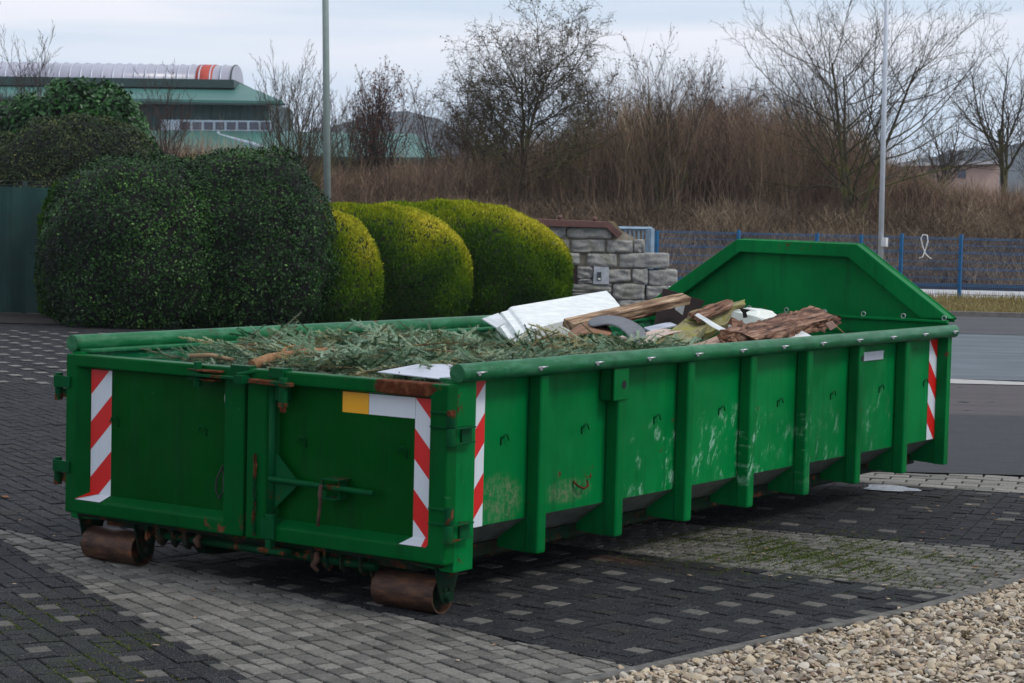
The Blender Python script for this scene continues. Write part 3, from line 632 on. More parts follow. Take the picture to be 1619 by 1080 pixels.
def board(q, th, name, label, cat, mat, rag=.012, seed=2, n=9, m=4):
    """warped board from four corners, thickness downwards along its normal"""
    q = [Vector(p) for p in q]; nn = (q[1]-q[0]).cross(q[3]-q[0]).normalized()
    if nn.z < 0: nn = -nn
    V = []; F = []; GR = []
    for lay in (0, 1):
        for i in range(n):
            for j in range(m):
                u, v = i/(n-1), j/(m-1)
                p = (q[0]*(1-u)+q[1]*u)*(1-v)+(q[3]*(1-u)+q[2]*u)*v
                ex = Vector((0, 0, 0))
                if i in (0, n-1): ex = (q[1]-q[0]).normalized()*mnoise.noise(Vector((j*2.3+seed, i, seed)))*rag*5
                p = p+ex+nn*(mnoise.noise(Vector((u*3+seed, v*4, seed)))*rag-lay*th*(1+.3*mnoise.noise(Vector((u*5, v*5, seed+3)))))
                V.append(tuple(p)); GR.append((u*(q[1]-q[0]).length, v*(q[3]-q[0]).length, lay*th+seed))
    K = n*m
    for i in range(n-1):
        for j in range(m-1):
            a = i*m+j; F.append((a, a+1, a+m+1, a+m)); F.append((a+K, a+m+K, a+m+1+K, a+1+K))
    for i in range(n-1):
        a = i*m; F.append((a, a+m, a+m+K, a+K)); a = i*m+m-1; F.append((a, a+K, a+m+K, a+m))
    for j in range(m-1):
        a = j; F.append((a, a+K, a+1+K, a+1)); a = (n-1)*m+j; F.append((a, a+1, a+1+K, a+K))
    me = bpy.data.meshes.new(name); me.from_pydata(V, [], F); me.update(); o = link(name, me, mat); setgrain(o, GR); tag(o, label, cat); return o
board([P3(1024, 551, 2.9), P3(1085, 503, 4.3), P3(1122, 512, 4.4), P3(1075, 551, 3.05)], .05, 'mossy_board', 'wide mossy grey-green board tilted against the near rim', 'board', W_green)
board([P3(1090, 493, 4.3), P3(1178, 473, 5.0), P3(1156, 508, 4.7), P3(1120, 526, 4.2)], .05, 'rotten_plank', 'splintered yellow-brown plank pointing up towards the headboard', 'plank', W_green, rag=.030, seed=9, n=16, m=7)
board([P3(1088, 494, 4.15), P3(1150, 473, 4.75), P3(1160, 481, 4.72), P3(1104, 505, 4.05)], .03, 'splintered_plank', 'splintered reddish-brown strip lying on the yellow-brown plank', 'plank', W_rot, rag=.030, seed=5, n=18)
board([P3(1098, 498, 3.8), P3(1104, 495, 3.8), P3(1148, 520, 3.55), P3(1142, 525, 3.5)], .006, 'white_strip', 'narrow bent white strip lying across the splintered post', 'strip', foamm, rag=.004)
# white plastic tub with black mark
b = MB(); q0 = [P3(x, y, 4.2) for x, y in ((1146, 528), (1152, 505), (1160, 491), (1181, 486), (1198, 491), (1203, 500), (1226, 510), (1222, 528))]
b.prism(q0, (-.02, .26, .0))
ctr = sum((v.co for v in b.b.verts), Vector())/len(b.b.verts)
for k, v in enumerate(b.b.verts):
    if k >= 8: v.co = ctr+(v.co-ctr)*.82+Vector((0, .03, 0))
    v.co += Vector((0, 1, 0))*.04*math.sin(k*2.1)
M_plas = simple('milky_white_plastic', (.72, .76, .70), .35, 0, .06, 5)
tub = part(b, 'crushed_plastic_tub', [M_plas], None, bevel=.014); tag(tub, 'crushed milky white plastic container with a black mark', 'plastic container')
b = MB(); q = [P3(1168, 487, 4.12), P3(1176, 488, 4.12), P3(1187, 490, 4.12), P3(1180, 494, 4.12), P3(1182, 502, 4.12), P3(1175, 503, 4.12), P3(1174, 495, 4.12)]
b.face(q); part(b, 'black_mark', [M_black], tub)
board([P3(1190, 502, 4.6), P3(1222, 508, 4.4), P3(1285, 532, 3.9), P3(1140, 545, 3.5)], .02, 'white_foam_sheet', 'flat pale foam sheet showing under the split red-brown log', 'foam sheet', foamm, rag=.03, seed=8)
beam(P3(1165, 536, 3.2), P3(1304, 501, 4.75), .22, .075, 'split_log', 'big split red-brown log lying along the near rim at the far end', 'log', W_rot, roll=.2, rag=.22, seed=13, endrag=.12, segs=34)
beam(P3(1180, 524, 3.6), P3(1290, 496, 4.95), .07, .05, 'log_splinter', 'long loose splinter on top of the split red-brown log', 'splinter', W_rot, rag=.25, seed=17, endrag=.1, segs=26)
board([P3(1060, 555, 2.75), P3(1155, 525, 3.6), P3(1200, 530, 3.6), P3(1150, 551, 2.95)], .03, 'pale_plank', 'smooth pale pinkish-brown plank between mossy board and split log', 'plank', W_pale, rag=.008, seed=4)
board([P3(1152, 508, 3.55), P3(1175, 512, 3.6), P3(1178, 524, 3.5), P3(1158, 528, 3.4)], .02, 'bark_piece', 'small jagged dark brown bark piece in front of the white container', 'bark', W_rot, rag=.06, seed=6)
stick([P3(1300, 500, 4.7), P3(1318, 512, 4.3), P3(1335, 527, 3.95)], [.003, .003, .002], 'dry_vine', 'thin dry vine curling from the end of the split log', 'vine', M_log, 5)
b = MB(); q = [P3(1305, 512, 4.4), P3(1316, 508, 4.4), P3(1323, 517, 4.3), P3(1313, 523, 4.3)]; b.prism(q, (0, 0, .004)); tag(part(b, 'dry_leaf', [simple('dry_pinkish_leaf', (.30, .18, .14), .8)], None), 'dry pinkish leaf on the vine by the end rail', 'leaf')
# blue bag pieces, orange card
sheet([[P3(868, 552, 2.35), P3(895, 545, 2.6), P3(925, 546, 2.75), P3(943, 553, 2.7)], [P3(860, 562, 2.1), P3(890, 553, 2.3), P3(920, 556, 2.45), P3(945, 562, 2.4)]], 'blue_plastic_bag', 'dark blue crumpled plastic bag among the fir twigs by the near rim', 'bag', simple('dark_blue_plastic', (.03, .07, .13), .3, 0, .5, 14, .01), .004)
b = MB(); b.prism([P3(944, 562, 2.3), P3(957, 547, 2.7), P3(972, 556, 2.6), P3(966, 562, 2.45)], (0, 0, .008)); tag(part(b, 'orange_card', [simple('orange_cardboard', (.55, .25, .10), .7)], None), 'small orange-brown card corner poking up at the near rim', 'card')
b = MB(); b.ball(P3(988, 556, 2.65), .028); tag(part(b, 'blue_plastic_scrap', [simple('bright_blue_plastic', (.02, .09, .45), .35)], None), 'bright blue plastic scrap at the near rim', 'plastic scrap')
# ------------------------------------------------------------------ GROUND, PAVING
def terrain():
    qs = list(np.linspace(-12, 58, 24))+list(np.linspace(60, 73, 20))+[78, 85, 95, 110, 140, 200, 300, 500, 880]
    V = []; F = []; ss = np.linspace(-1, 1, 41)
    for q in qs:
        wv_ = 30+max(0, q)*.9
        for s in ss:
            z = hterr(s*wv_, q)-.08
            if q > 500: z -= 0
            V.append(sq(s*wv_, q, z))
    n = 41
    for j in range(len(qs)-1):
        for i in range(n-1): a = j*n+i; F.append((a, a+1, a+n+1, a+n))
    m, t, b = newmat('brown_earth_and_dead_grass'); g = G(t); o = g.obj()
    g.set(b.inputs['Base Color'], g.ramp(g.noise(o, .9, 8, .7), (.3, (.045, .032, .02)), (.6, (.10, .075, .045)), (.8, (.09, .085, .04)))); b.inputs['Roughness'].default_value = .95
    tag(npmesh('ground', V, F, m, smooth=True), kind='structure')
terrain()
def flat(name, pts, z, mat, kind='structure'):
    b = MB(); b.face([(p[0], p[1], z) for p in pts]); o = b.build(name, [mat]); tag(o, kind=kind); return o
def asphalt(name, lo, hi, sc=2.2, bands=0, sparkle=.35):
    m, t, b = newmat(name); g = G(t); o = g.obj()
    a = g.noise(g.map(o, (1, 1, 1), (0, 0, -YAW)), sc, 8, .65); f = g.noise(o, 90, 3, .7)
    c = g.ramp(a, (.3, lo), (.7, hi))
    if bands:
        w_ = g.noise(g.map(o, (.12, 1.0, 1), (0, 0, -YAW)), bands, 4, .6); c = g.mix(g.math('MULTIPLY', g.step(w_, .4, .65), .5), c, tuple(x*.62 for x in lo))
    c = g.mix(g.math('MULTIPLY', g.step(f, .58, .72), sparkle), c, (.22, .21, .20))
    g.set(b.inputs['Base Color'], c); b.inputs['Roughness'].default_value = .85; g.set(b.inputs['Normal'], g.bump(f, .6, .006)); return m
A_base = asphalt('paver_joint_sand', (.010, .010, .009), (.022, .020, .016))
def joint_mat():
    m, t, b = newmat('joint_sand_with_moss'); g = G(t); o = g.obj(); p = g.xyz(o)
    c = g.ramp(g.noise(o, 20, 6, .7), (.3, (.0015, .0015, .0015)), (.7, (.006, .0055, .0045)))
    mo = g.step(g.noise(o, 1.1, 4, .6), .55, .66)
    mo = g.math('MAXIMUM', mo, g.math('MULTIPLY', region(g, o, (1.9, 2.9, 0), (1.6, 1.1, 1), .7), .9))
    mo = g.math('MULTIPLY', mo, g.step(g.noise(o, 14, 4, .7), .35, .5))
    c = g.mix(mo, c, (.035, .05, .008)); g.set(b.inputs['Base Color'], c); b.inputs['Roughness'].default_value = .95; g.set(b.inputs['Normal'], g.bump(g.noise(o, 60, 4), .6, .006)); return m
J = joint_mat()
# joint bed sheet
def flatq(name, s0, s1, q0, q1, z, mat, skew=0.0):
    return flat(name, [sq(s0, q0, 0), sq(s1, q0+skew, 0), sq(s1, q1+skew, 0), sq(s0, q1, 0)], z, mat)
bed = flat('paving_joints', [(-22, -4), (2.21, -4), (2.21, -1.6), (2.40, -.70), (2.53, .1), (2.66, .93), (2.78, 1.57), (2.86, 2.23), (2.90, 3.0), (3.0, 4.2), (3.2, 13.5), (-22, 23)], -.010, J)
def paver_mat():
    m, t, b = newmat('concrete_pavers'); g = G(t); o = g.obj(); r = g.attr('rnd')
    sp = g.noise(o, 150, 3, .65); gr = g.noise(o, 48, 8, .8); st = g.noise(o, 1.0, 6, .65); st2 = g.noise(g.map(o, (1, 1, 1), loc=(5, 2, 0)), 3.2, 5, .7)
    c = g.ramp(r, (0, (.006, .0075, .011)), (.28, (.0105, .012, .017)), (.40, (.017, .019, .024)), (.46, (.019, .018, .018)), (.5, (.02, .018, .017)), (.505, (.095, .090, .083)), (.75, (.21, .20, .18)), (1, (.32, .30, .265)))
    c = g.mix(g.step(gr, .35, .75), c, g.mix(1.0, c, (.38, .38, .38), 'MULTIPLY'))
    c = g.mix(g.math('MULTIPLY', g.step(sp, .56, .66), .65), c, (.24, .23, .21))
    c = g.mix(g.math('MULTIPLY', g.step(st, .5, .75), .45), c, g.mix(1.0, c, (.35, .35, .36), 'MULTIPLY'))
    # moss film in the places where it grows
    mr = g.math('MAXIMUM', region(g, o, (1.9, 2.85, 0), (1.45, .85, 1), .75), g.math('MULTIPLY', region(g, o, (.3, -1.7, 0), (1.3, .9, 1), .7), .62))
    mo = g.math('MULTIPLY', g.step(st2, .42, .62), mr); mo = g.math('MULTIPLY', mo, g.step(gr, .40, .60))
    c = g.mix(g.math('MULTIPLY', mo, .5), c, (.045, .058, .014))
    # oil / rust stains
    d1 = g.math('MAXIMUM', region(g, o, (.85, 5.75, 0), (1.3, .55, 1), .6), region(g, o, (1.25, 2.0, 0), (.55, .3, 1), .6))
    c = g.mix(g.math('MULTIPLY', d1, .65), c, (.012, .010, .009))
    c = g.mix(g.math('MULTIPLY', region(g, o, (.95, 1.95, 0), (.3, .12, 1), .8), .5), c, (.07, .03, .015))
    g.set(b.inputs['Base Color'], c); b.inputs['Roughness'].default_value = .88; b.inputs['Specular IOR Level'].default_value = .22
    g.set(b.inputs['Normal'], g.bump(g.math('ADD', gr, g.math('MULTIPLY', sp, .5)), .45, .004)); return m
M_pav = paver_mat()
# region tests (world xy)
L0 = lambda x: .179-.507*(x+1.992)
L1 = lambda x: .439-.157*(x+2.283)
L2 = lambda x: 2.19 if x > 0.9 else 2.19-.10*(x-.9)
L3 = lambda x: 3.442+.227*(x-.82)
L4 = lambda x: 5.985+.294*(x-.479)
L5 = lambda x: 7.0+.33*(x-.6)
curbpts = [(2.05, -2.6), (2.21, -1.6), (2.40, -.70), (2.53, .1), (2.66, .93), (2.78, 1.57), (2.86, 2.23), (2.90, 3.0), (3.0, 4.2), (3.1, 8.0), (3.2, 13.5)]
def curbx(y):
    return float(np.interp(y, [p[1] for p in curbpts], [p[0] for p in curbpts]))
HP = {'L0': (.507, 1, -.831), 'L1': (.157, 1, .0806), 'L2': (0, 1, 2.19), 'L3': (-.227, 1, 3.256), 'L4': (-.294, 1, 5.844), 'L5': (-.33, 1, 6.802), 'X': (-1, 0, .9)}
neg = lambda h: (-h[0], -h[1], -h[2])
ZN = {'f0': [HP['L0']], 'b1': [neg(HP['L0']), HP['L1']], 'left': [neg(HP['L0']), neg(HP['L1']), neg(HP['X'])],
      'f1': [neg(HP['L1']), HP['L2'], HP['X']], 'b2': [neg(HP['L2']), HP['L3'], HP['X']], 'f2': [neg(HP['L3']), HP['L4'], HP['X']], 'b3': [neg(HP['L4']), HP['L5'], HP['X']], 'f3': [neg(HP['L5']), HP['X']]}
def zone(x, y):
    if x > curbx(y)-.03: return None
    for k, hs_ in ZN.items():
        if all(a*x+b_*y <= c for a, b_, c in hs_): return k
    return None
CUT = MB(); CUTR = []
PVs, PRs = [], []
def inview(x, y, m=1.6):
    d = np.array([x, y, 0])-CAM; w_ = d@CW
    if w_ < 2: return False
    u_ = d@CR/w_; v_ = d@CU/w_
    return abs(u_) < .247+m/w_ and abs(v_) < .165+m*.35/w_
def paver(cx, cy, lx, ly, ang, r, gap=.004, zn=None, lift=0.0):
    if not inview(cx, cy): return
    hx, hy = lx/2-gap, ly/2-gap; ch = .004; c, s = math.cos(ang), math.sin(ang)
    zt = rngp.normal(0, .0018)+lift; tx, ty = rngp.normal(0, .014, 2)
    if zn:
        hs_ = list(ZN[zn]); cb = curbx(cy); cb2 = curbx(cy+.1); hs_.append((1, -(cb2-cb)/.1, cb-.03-(cb2-cb)/.1*cy))
        R_ = [(cx+c*u-s*v, cy+s*u+c*v) for u, v in ((-hx, -hy), (hx, -hy), (hx, hy), (-hx, hy))]
        sd_ = [max(a*x+b_*y-cc for a, b_, cc in hs_) for x, y in R_]
        if min(sd_) > 0 and max(a*cx+b_*cy-cc for a, b_, cc in hs_) > .0: return
        if max(sd_) > 0:
            P_ = R_
            for a, b_, cc in hs_:
                cc -= .004; out = []
                for k in range(len(P_)):
                    p, q = P_[k], P_[(k+1) % len(P_)]; dp, dq = a*p[0]+b_*p[1]-cc, a*q[0]+b_*q[1]-cc
                    if dp <= 0: out.append(p)
                    if dp*dq < 0: t = dp/(dp-dq); out.append((p[0]+t*(q[0]-p[0]), p[1]+t*(q[1]-p[1])))
                P_ = out
                if len(P_) < 3: return
            ar = abs(sum(P_[k][0]*P_[(k+1) % len(P_)][1]-P_[(k+1) % len(P_)][0]*P_[k][1] for k in range(len(P_))))/2
            if ar < .0007: return
            n0 = len(CUT.b.verts); CUT.prism([(x, y, -.02) for x, y in P_], (0, 0, .02+zt)); CUTR.extend([r]*(len(P_)*2)); return
    P = []
    for (k, z) in ((0, -.02), (0, zt-.004), (ch, zt)):
        for a, b_ in ((-1, -1), (1, -1), (1, 1), (-1, 1)):
            u, v = a*(hx-k), b_*(hy-k)
            P.append((cx+c*u-s*v, cy+s*u+c*v, z+(0 if z == -.02 else tx*u+ty*v)))
    PVs.append(P); PRs.append(r)
rngp = np.random.default_rng(3)
def field(zn, ang, bb, style, light=.9):
    """fill bounding box bb (in rotated frame) with a pattern, keep pavers in zone zn"""
    c, s = math.cos(ang), math.sin(ang)
    def W(u, v): return c*u-s*v, s*u+c*v
    u0, u1, v0, v1 = bb
    if style == 'pin':
        T = .3
        for i in range(int(u0/T)-1, int(u1/T)+2):
            for j in range(int(v0/T)-1, int(v1/T)+2):
                ou, ov = i*T, j*T
                x, y = W(ou+.15, ov+.15)
                if not inview(x, y, 2.5): continue
                if light == 'alt': isl = (i+j) % 2 == 0
                else: isl = rngp.random() < light
                for (a, b_, lx, ly, lt) in ((.15, .15, .1, .1, isl), (.10, .05, .2, .1, 0), (.25, .10, .1, .2, 0), (.20, .25, .2, .1, 0), (.05, .20, .1, .2, 0)):
                    x, y = W(ou+a, ov+b_)
                    r = (rngp.uniform(.505, .61) if rngp.random() < .7 else rngp.uniform(.46, .53)) if lt else rngp.uniform(.05, .42)
                    if lt: paver(x, y, .112, .100, ang, r, .003, zn, .0025)
                    else: paver(x, y, lx, ly, ang, r, .004, zn)
    else:
        lx, ly, lo, hi = style
        j = 0; v = v0
        while v < v1:
            u = u0+(lx/2 if j % 2 else 0)+rngp.normal(0, .006)
            while u < u1:
                x, y = W(u, v)
                paver(x, y, lx, ly, ang, float(np.clip(rngp.uniform(lo, hi), 0, 1)), .0085 if lo > .48 else .0045, zn)
                u += lx
            v += ly; j += 1
field('f0', rad(-26.9), (-6, 8, -6, 3), 'pin', .86)
field('b1', rad(-22), (-6, 8, -6, 5), (.104, .100, .52, .80))
field('f1', rad(-4), (-5, 5, -3, 5), 'pin', .93)
field('b2', rad(6), (-5, 5, 0, 7), (.104, .100, .51, .76))
field('f2', rad(14), (-5, 7, 1, 9), 'pin', .35)
field('b3', rad(17), (-5, 7, 3, 12), (.26, .15, .66, .97))
field('left', rad(-26), (-26, 6, -3, 18), (.20, .10, .10, .47))
PV = np.array(PVs, dtype=np.float32); n = len(PV)
Fb = np.array([[8, 9, 10, 11], [4, 5, 9, 8], [5, 6, 10, 9], [6, 7, 11, 10], [7, 4, 8, 11], [0, 1, 5, 4], [1, 2, 6, 5], [2, 3, 7, 6], [3, 0, 4, 7]])
F = (np.arange(n)[:, None, None]*12+Fb[None]).reshape(-1, 4)
print('pavers', n)
tag(npmesh('paving', PV.reshape(-1, 3), F, M_pav, rnd=np.repeat(np.array(PRs), 12)), kind='structure')
nf = len(CUT.b.verts); co = CUT.build('paving_cut_stones', [M_pav]); tag(co, kind='structure')
a_ = co.data.attributes.new('rnd', 'FLOAT', 'POINT'); a_.data.foreach_set('value', np.array(CUTR, dtype=np.float32)) if len(CUTR) == len(co.data.vertices) else print('CUT mismatch', len(CUTR), len(co.data.vertices))
# light paving squares in the far left field
b = MB()
c_, s_ = math.cos(rad(-26)), math.sin(rad(-26))
for i in range(-30, 30):
    for j in range(-8, 9):
        u = -12.5+i*.5+(j % 2)*.25; v = 3.9+j*.36; x, y = c_*u-s_*v, s_*u+c_*v
        if zone(x, y) != 'left' or not inview(x, y) : continue
        d = (np.array([x, y])-CAM[:2])@FD
        if d < 21.3 or d > 30: continue
        h = .085; b.face([(x+c_*a*h*1.2-s_*e*h*.7, y+s_*a*h*1.2+c_*e*h*.7, .0055) for a, e in ((-1, -1), (1, -1), (1, 1), (-1, 1))])
tag(b.build('light_paving_squares', [simple('pale_paver', (.14, .135, .125), .9, 0, .35, 6)]), kind='structure')
# edging kerb
b = MB()
for p, q in zip(curbpts, curbpts[1:]):
    d = Vector((q[0]-p[0], q[1]-p[1], 0)); ln = d.length; d.normalize(); nn = Vector((-d.y, d.x, 0)); k = max(1, int(ln/.5)); 
    for i in range(k):
        a = Vector((p[0], p[1], 0))+d*(ln*i/k+.002); e = Vector((p[0], p[1], 0))+d*(ln*(i+1)/k-.002)
        pts = [a-nn*.03, a+nn*.03, e+nn*.03, e-nn*.03]
        b.hexa([(v.x, v.y, -.08) for v in pts]+[(v.x, v.y, .012) for v in pts])
tag(b.build('edging_kerb', [simple('weathered_concrete_edging', (.10, .095, .085), .9, 0, .5, 14, .004)], None, bevel=.006), kind='structure')
# gravel bed
flat('gravel_soil', [(2.1, -3.2), (9, -3.2), (9, 12), (3.22, 12), (3.02, 4.2), (2.92, 3.0), (2.88, 2.2), (2.8, 1.57), (2.68, .93), (2.55, .1), (2.42, -.7), (2.24, -1.6)], -.03, simple('gravel_soil', (.10, .08, .055), .95, 0, .5, 30))
def gravel():
    bm = bmesh.new(); bmesh.ops.create_icosphere(bm, subdivisions=2, radius=1); base = np.array([v.co for v in bm.verts]); fc = np.array([[v.index for v in f.verts] for f in bm.faces]); bm.free()
    var = []
    for k in range(14):
        pts = base.copy(); rg = np.random.default_rng(50+k)
        for _ in range(7):
            nrm = rg.normal(size=3); nrm /= np.linalg.norm(nrm); dd = pts@nrm; lim = rg.uniform(.55, .85); pts -= np.outer(np.maximum(0, dd-lim), nrm)*.9
        pts *= np.array([1, rg.uniform(.55, .9), rg.uniform(.25, .48)]); var.append(pts)
    rg = np.random.default_rng(5); Vs = []; Rr = []; cnt = 0
    tries = 0
    while cnt < 17500 and tries < 130000:
        tries += 1
        x = rg.uniform(2.1, 5.2); y = rg.uniform(-2.0, 5.2)
        if x < curbx(y)+.035+abs(rg.normal(0, .01))-(.12 if rg.random() < .006 else 0) or not inview(x, y, .5): continue
        sz = np.clip(rg.lognormal(-4.22, .45), .006, .036); R = np.array(Matrix.Rotation(rg.uniform(0, 6.28), 3, 'Z')@Matrix.Rotation(rg.normal(0, .45), 3, 'X')@Matrix.Rotation(rg.normal(0, .45), 3, 'Y'))
        z = rg.uniform(-.022, .012)
        P = var[rg.integers(14)]@R.T*sz+np.array([x, y, z]); Vs.append(P); c = rg.random(); Rr.append(np.full(len(base), c)); cnt += 1
    print('gravel', cnt)
    V = np.concatenate(Vs); F = (np.arange(cnt)[:, None, None]*len(base)+fc[None]).reshape(-1, 3)
    m, t, b = newmat('river_gravel'); g = G(t); o = g.obj()
    c = g.ramp(g.attr(), (0, (.66, .60, .50)), (.14, (.48, .38, .25)), (.28, (.62, .52, .37)), (.40, (.24, .22, .19)), (.52, (.44, .32, .19)), (.62, (.62, .57, .49)), (.72, (.23, .18, .12)), (.80, (.42, .33, .22)), (.88, (.09, .08, .075)), (.94, (.30, .19, .12)), (1, (.60, .52, .40)))
    c = g.mix(g.math('MULTIPLY', g.noise(o, 120, 5, .7), .45), c, (.12, .10, .08))
    g.set(b.inputs['Base Color'], c); b.inputs['Roughness'].default_value = .7; g.set(b.inputs['Normal'], g.bump(g.noise(o, 150, 4), .3, .003))
    tag(npmesh('gravel', V, F, m, smooth=False, rnd=np.concatenate(Rr)), 'bed of rounded beige, white and brown gravel behind the kerb', 'gravel', kind='stuff')
gravel()
# road strips (parallel to the picture plane roughly)
flatq('dark_paving', -1.0, 12, 15.6, 20.45, .0045, asphalt('dark_blue_black_pavers', (.014, .016, .020), (.026, .028, .033), 6, 5, .5), -.35)
flatq('reddish_pavement', -1.0, 14, 19.8, 24.20, .004, asphalt('reddish_grey_pavers', (.050, .042, .044), (.078, .065, .066), 5, 3, .4), 0)
bpy.data.objects['dark_paving'].location.z = .0045
fl = flat('gutter', [sq(2.6, 24.2), sq(14, 24.22), sq(14, 24.32), sq(6.6, 24.55), sq(2.6, 25.6)], .012, asphalt('pale_gutter_stone', (.30, .29, .28), (.46, .45, .43), 9, 0, .2))
flatq('road', 2.6, 30, 24.97, 35.2, .006, asphalt('bluish_grey_asphalt', (.085, .108, .125), (.125, .152, .175), .8, 2.2, .25))
flatq('far_road_lane', 2.6, 40, 35.22, 41.9, .010, asphalt('dark_asphalt', (.042, .043, .050), (.062, .062, .070), 1.5, 2, .3))
b = MB(); 
p0, p1, p2, p3 = sq(2.6, 41.9), sq(40, 41.9), sq(40, 42.1), sq(2.6, 42.1)
b.hexa([(*p[:2], -.05) for p in (p0, p1, p2, p3)]+[(*p[:2], .10) for p in (p0, p1, p2, p3)]); tag(b.build('road_kerb', [simple('kerb_concrete', (.13, .12, .11), .9)]), kind='structure')
def grass_verge():
    flatq('verge_soil', 2.6, 44, 42.1, 50.4, .06, simple('dry_verge_soil', (.13, .105, .05), .95, 0, .4, 3))
    rg = np.random.default_rng(8); n = 26000
    s = rg.uniform(3, 15, n); q = 42.15+8.1*rg.random(n)**1.3; h = rg.uniform(.03, .11, n)*(1+1.2*np.clip((q-47)/3, 0, 1)); a = rg.uniform(0, 6.28, n); w_ = .012
    x = CAM[0]+s*RD[0]+q*FD[0]; y = CAM[1]+s*RD[1]+q*FD[1]
    ca, sa = np.cos(a)*w_, np.sin(a)*w_; lx, ly = rg.normal(0, .05, n), rg.normal(0, .05, n)
    V = np.stack([np.stack([x-ca, y-sa, np.full(n, .055)], 1), np.stack([x+ca, y+sa, np.full(n, .055)], 1), np.stack([x+lx, y+ly, .06+h], 1)], 1).reshape(-1, 3)
    tag(npmesh('verge_grass', V, np.arange(3*n).reshape(-1, 3), leafmat('dry_yellow_grass', [(0, (.10, .085, .03)), (.4, (.24, .17, .06)), (.7, (.34, .27, .12)), (1, (.16, .17, .05))], .8, .2), rnd=np.repeat(rg.random(n), 3)), 'short dry yellowish grass along the road verge', 'grass', kind='stuff')
grass_verge()
flatq('gravel_path', 2.6, 44, 51.2, 59.3, -.02, simple('pale_path_gravel', (.46, .46, .46), .9, 0, .12, 3))
b = MB(); pp = [sq(2.6, 59.4), sq(44, 59.4), sq(44, 59.7), sq(2.6, 59.7)]
b.hexa([(*p[:2], -.08) for p in pp]+[(*p[:2], .16) for p in pp]); tag(b.build('dark_path_edge', [simple('dark_stone_edge', (.02, .024, .04), .8)]), kind='structure')
# garden soil under the hedges
flat('planting_bed', [sq(-16, 31.6), sq(2.4, 31.6), sq(2.4, 46), sq(-16, 46)], .012, simple('dark_leaf_litter', (.022, .016, .012), .95, 0, .6, 9))
# puddle and moss tufts, fallen leaves
b = MB(); c0 = on_z(1408, 773, 0); pts = []
for k in range(26):
    a = 2*math.pi*k/26; r = 1+.13*math.sin(3*a+1)+.09*math.sin(5*a)+.05*math.sin(9*a+2)
    pts.append((c0[0]+.19*r*math.cos(a)*1.0, c0[1]+.17*r*math.sin(a)*1.0, .0058))
b.face(pts)
m, t, bs = newmat('puddle_water'); bs.inputs['Base Color'].default_value = (.09, .09, .095, 1); bs.inputs['Roughness'].default_value = .06; g = G(t); g.set(bs.inputs['Normal'], g.bump(g.noise(g.obj(), 18, 3), .25, .01)); bs.inputs['Specular IOR Level'].default_value = .9
tag(b.build('puddle_water', [m]), kind='structure')
def moss():
    rg = np.random.default_rng(9); V = []; R = []; n = 0
    while n < 16000:
        x = rg.normal(1.6, .6); y = rg.normal(2.85, .40)
        if x > 2.75 or x < .75: continue
        if mnoise.noise(Vector((x*2.2, y*2.2, 3))) < -.12+rg.normal(0, .15): continue
        if rg.random() < .45:  # most grow in the joints
            x = round(x/.13)*.13+rg.normal(0, .006)
        h = rg.uniform(.003, .010); a = rg.uniform(0, 6.28); w_ = rg.uniform(.002, .0045); lx, ly = rg.normal(0, .006, 2)
        V += [(x-math.cos(a)*w_, y-math.sin(a)*w_, 0), (x+math.cos(a)*w_, y+math.sin(a)*w_, 0), (x+lx, y+ly, h)]; R += [rg.random()]*3; n += 1
    while n < 21000:
        x = rg.normal(.3, .9); y = rg.normal(-1.5, .45)
        if y > L0(x)-.05 or mnoise.noise(Vector((x*1.5, y*1.5, 8))) < .05: continue
        u = x*math.cos(.4695)-y*math.sin(.4695); v = x*math.sin(.4695)+y*math.cos(.4695)
        if rg.random() < .6: v = round(v/.1)*.1+rg.normal(0, .004)
        else: u = round(u/.1)*.1+rg.normal(0, .004)
        x = u*math.cos(.4695)+v*math.sin(.4695); y = -u*math.sin(.4695)+v*math.cos(.4695)
        h = rg.uniform(.002, .006); a = rg.uniform(0, 6.28); w_ = rg.uniform(.002, .005); lx, ly = rg.normal(0, .004, 2)
        V += [(x-math.cos(a)*w_, y-math.sin(a)*w_, 0), (x+math.cos(a)*w_, y+math.sin(a)*w_, 0), (x+lx, y+ly, h)]; R += [rg.random()*.8+.2]*3; n += 1
    tag(npmesh('moss', V, np.arange(len(V)).reshape(-1, 3), leafmat('joint_moss', [(0, (.035, .05, .01)), (.6, (.06, .10, .012)), (1, (.14, .15, .02))], .9, .2), rnd=R), 'green moss and weeds growing in the paving joints beside the container', 'moss', kind='stuff')
moss()
def leaves():
    rg = np.random.default_rng(10); V = []; F = []; R = []
    for k in range(150):
        if k == 0: x, y = -3.18, 1.28; s = .05
        else:
            if k < 75: x, y = rg.uniform(1.3, 2.8), rg.uniform(1.5, 6.5)
            else: x, y = rg.uniform(-4.5, 2.6), rg.uniform(-2.5, 4)
            s = rg.uniform(.008, .022)
        if zone(x, y) is None: continue
        if -1.3 < x < 1.3 and 0 < y < 6: continue
        a = rg.uniform(0, 6.28); i0 = len(V)
        for (u, v, w_) in ((-1, 0, .1), (-.3, -.5, .35), (.6, -.35, .1), (1.1, 0, .3), (.5, .45, .15), (-.4, .45, .3)):
            V.append((x+s*(u*math.cos(a)-v*math.sin(a)), y+s*(u*math.sin(a)+v*math.cos(a)), .006+s*w_*.6)); R.append((k*.37) % 1)
        F += [(i0, i0+1, i0+4, i0+5), (i0+1, i0+2, i0+3, i0+4)]
    tag(npmesh('fallen_leaves', V, F, leafmat('dry_leaf_litter', [(0, (.20, .09, .04)), (.5, (.34, .22, .12)), (1, (.42, .36, .26))], .8, .1), rnd=R), 'scattered small dry brown leaves and chips on the paving', 'leaves', kind='stuff')
leaves()
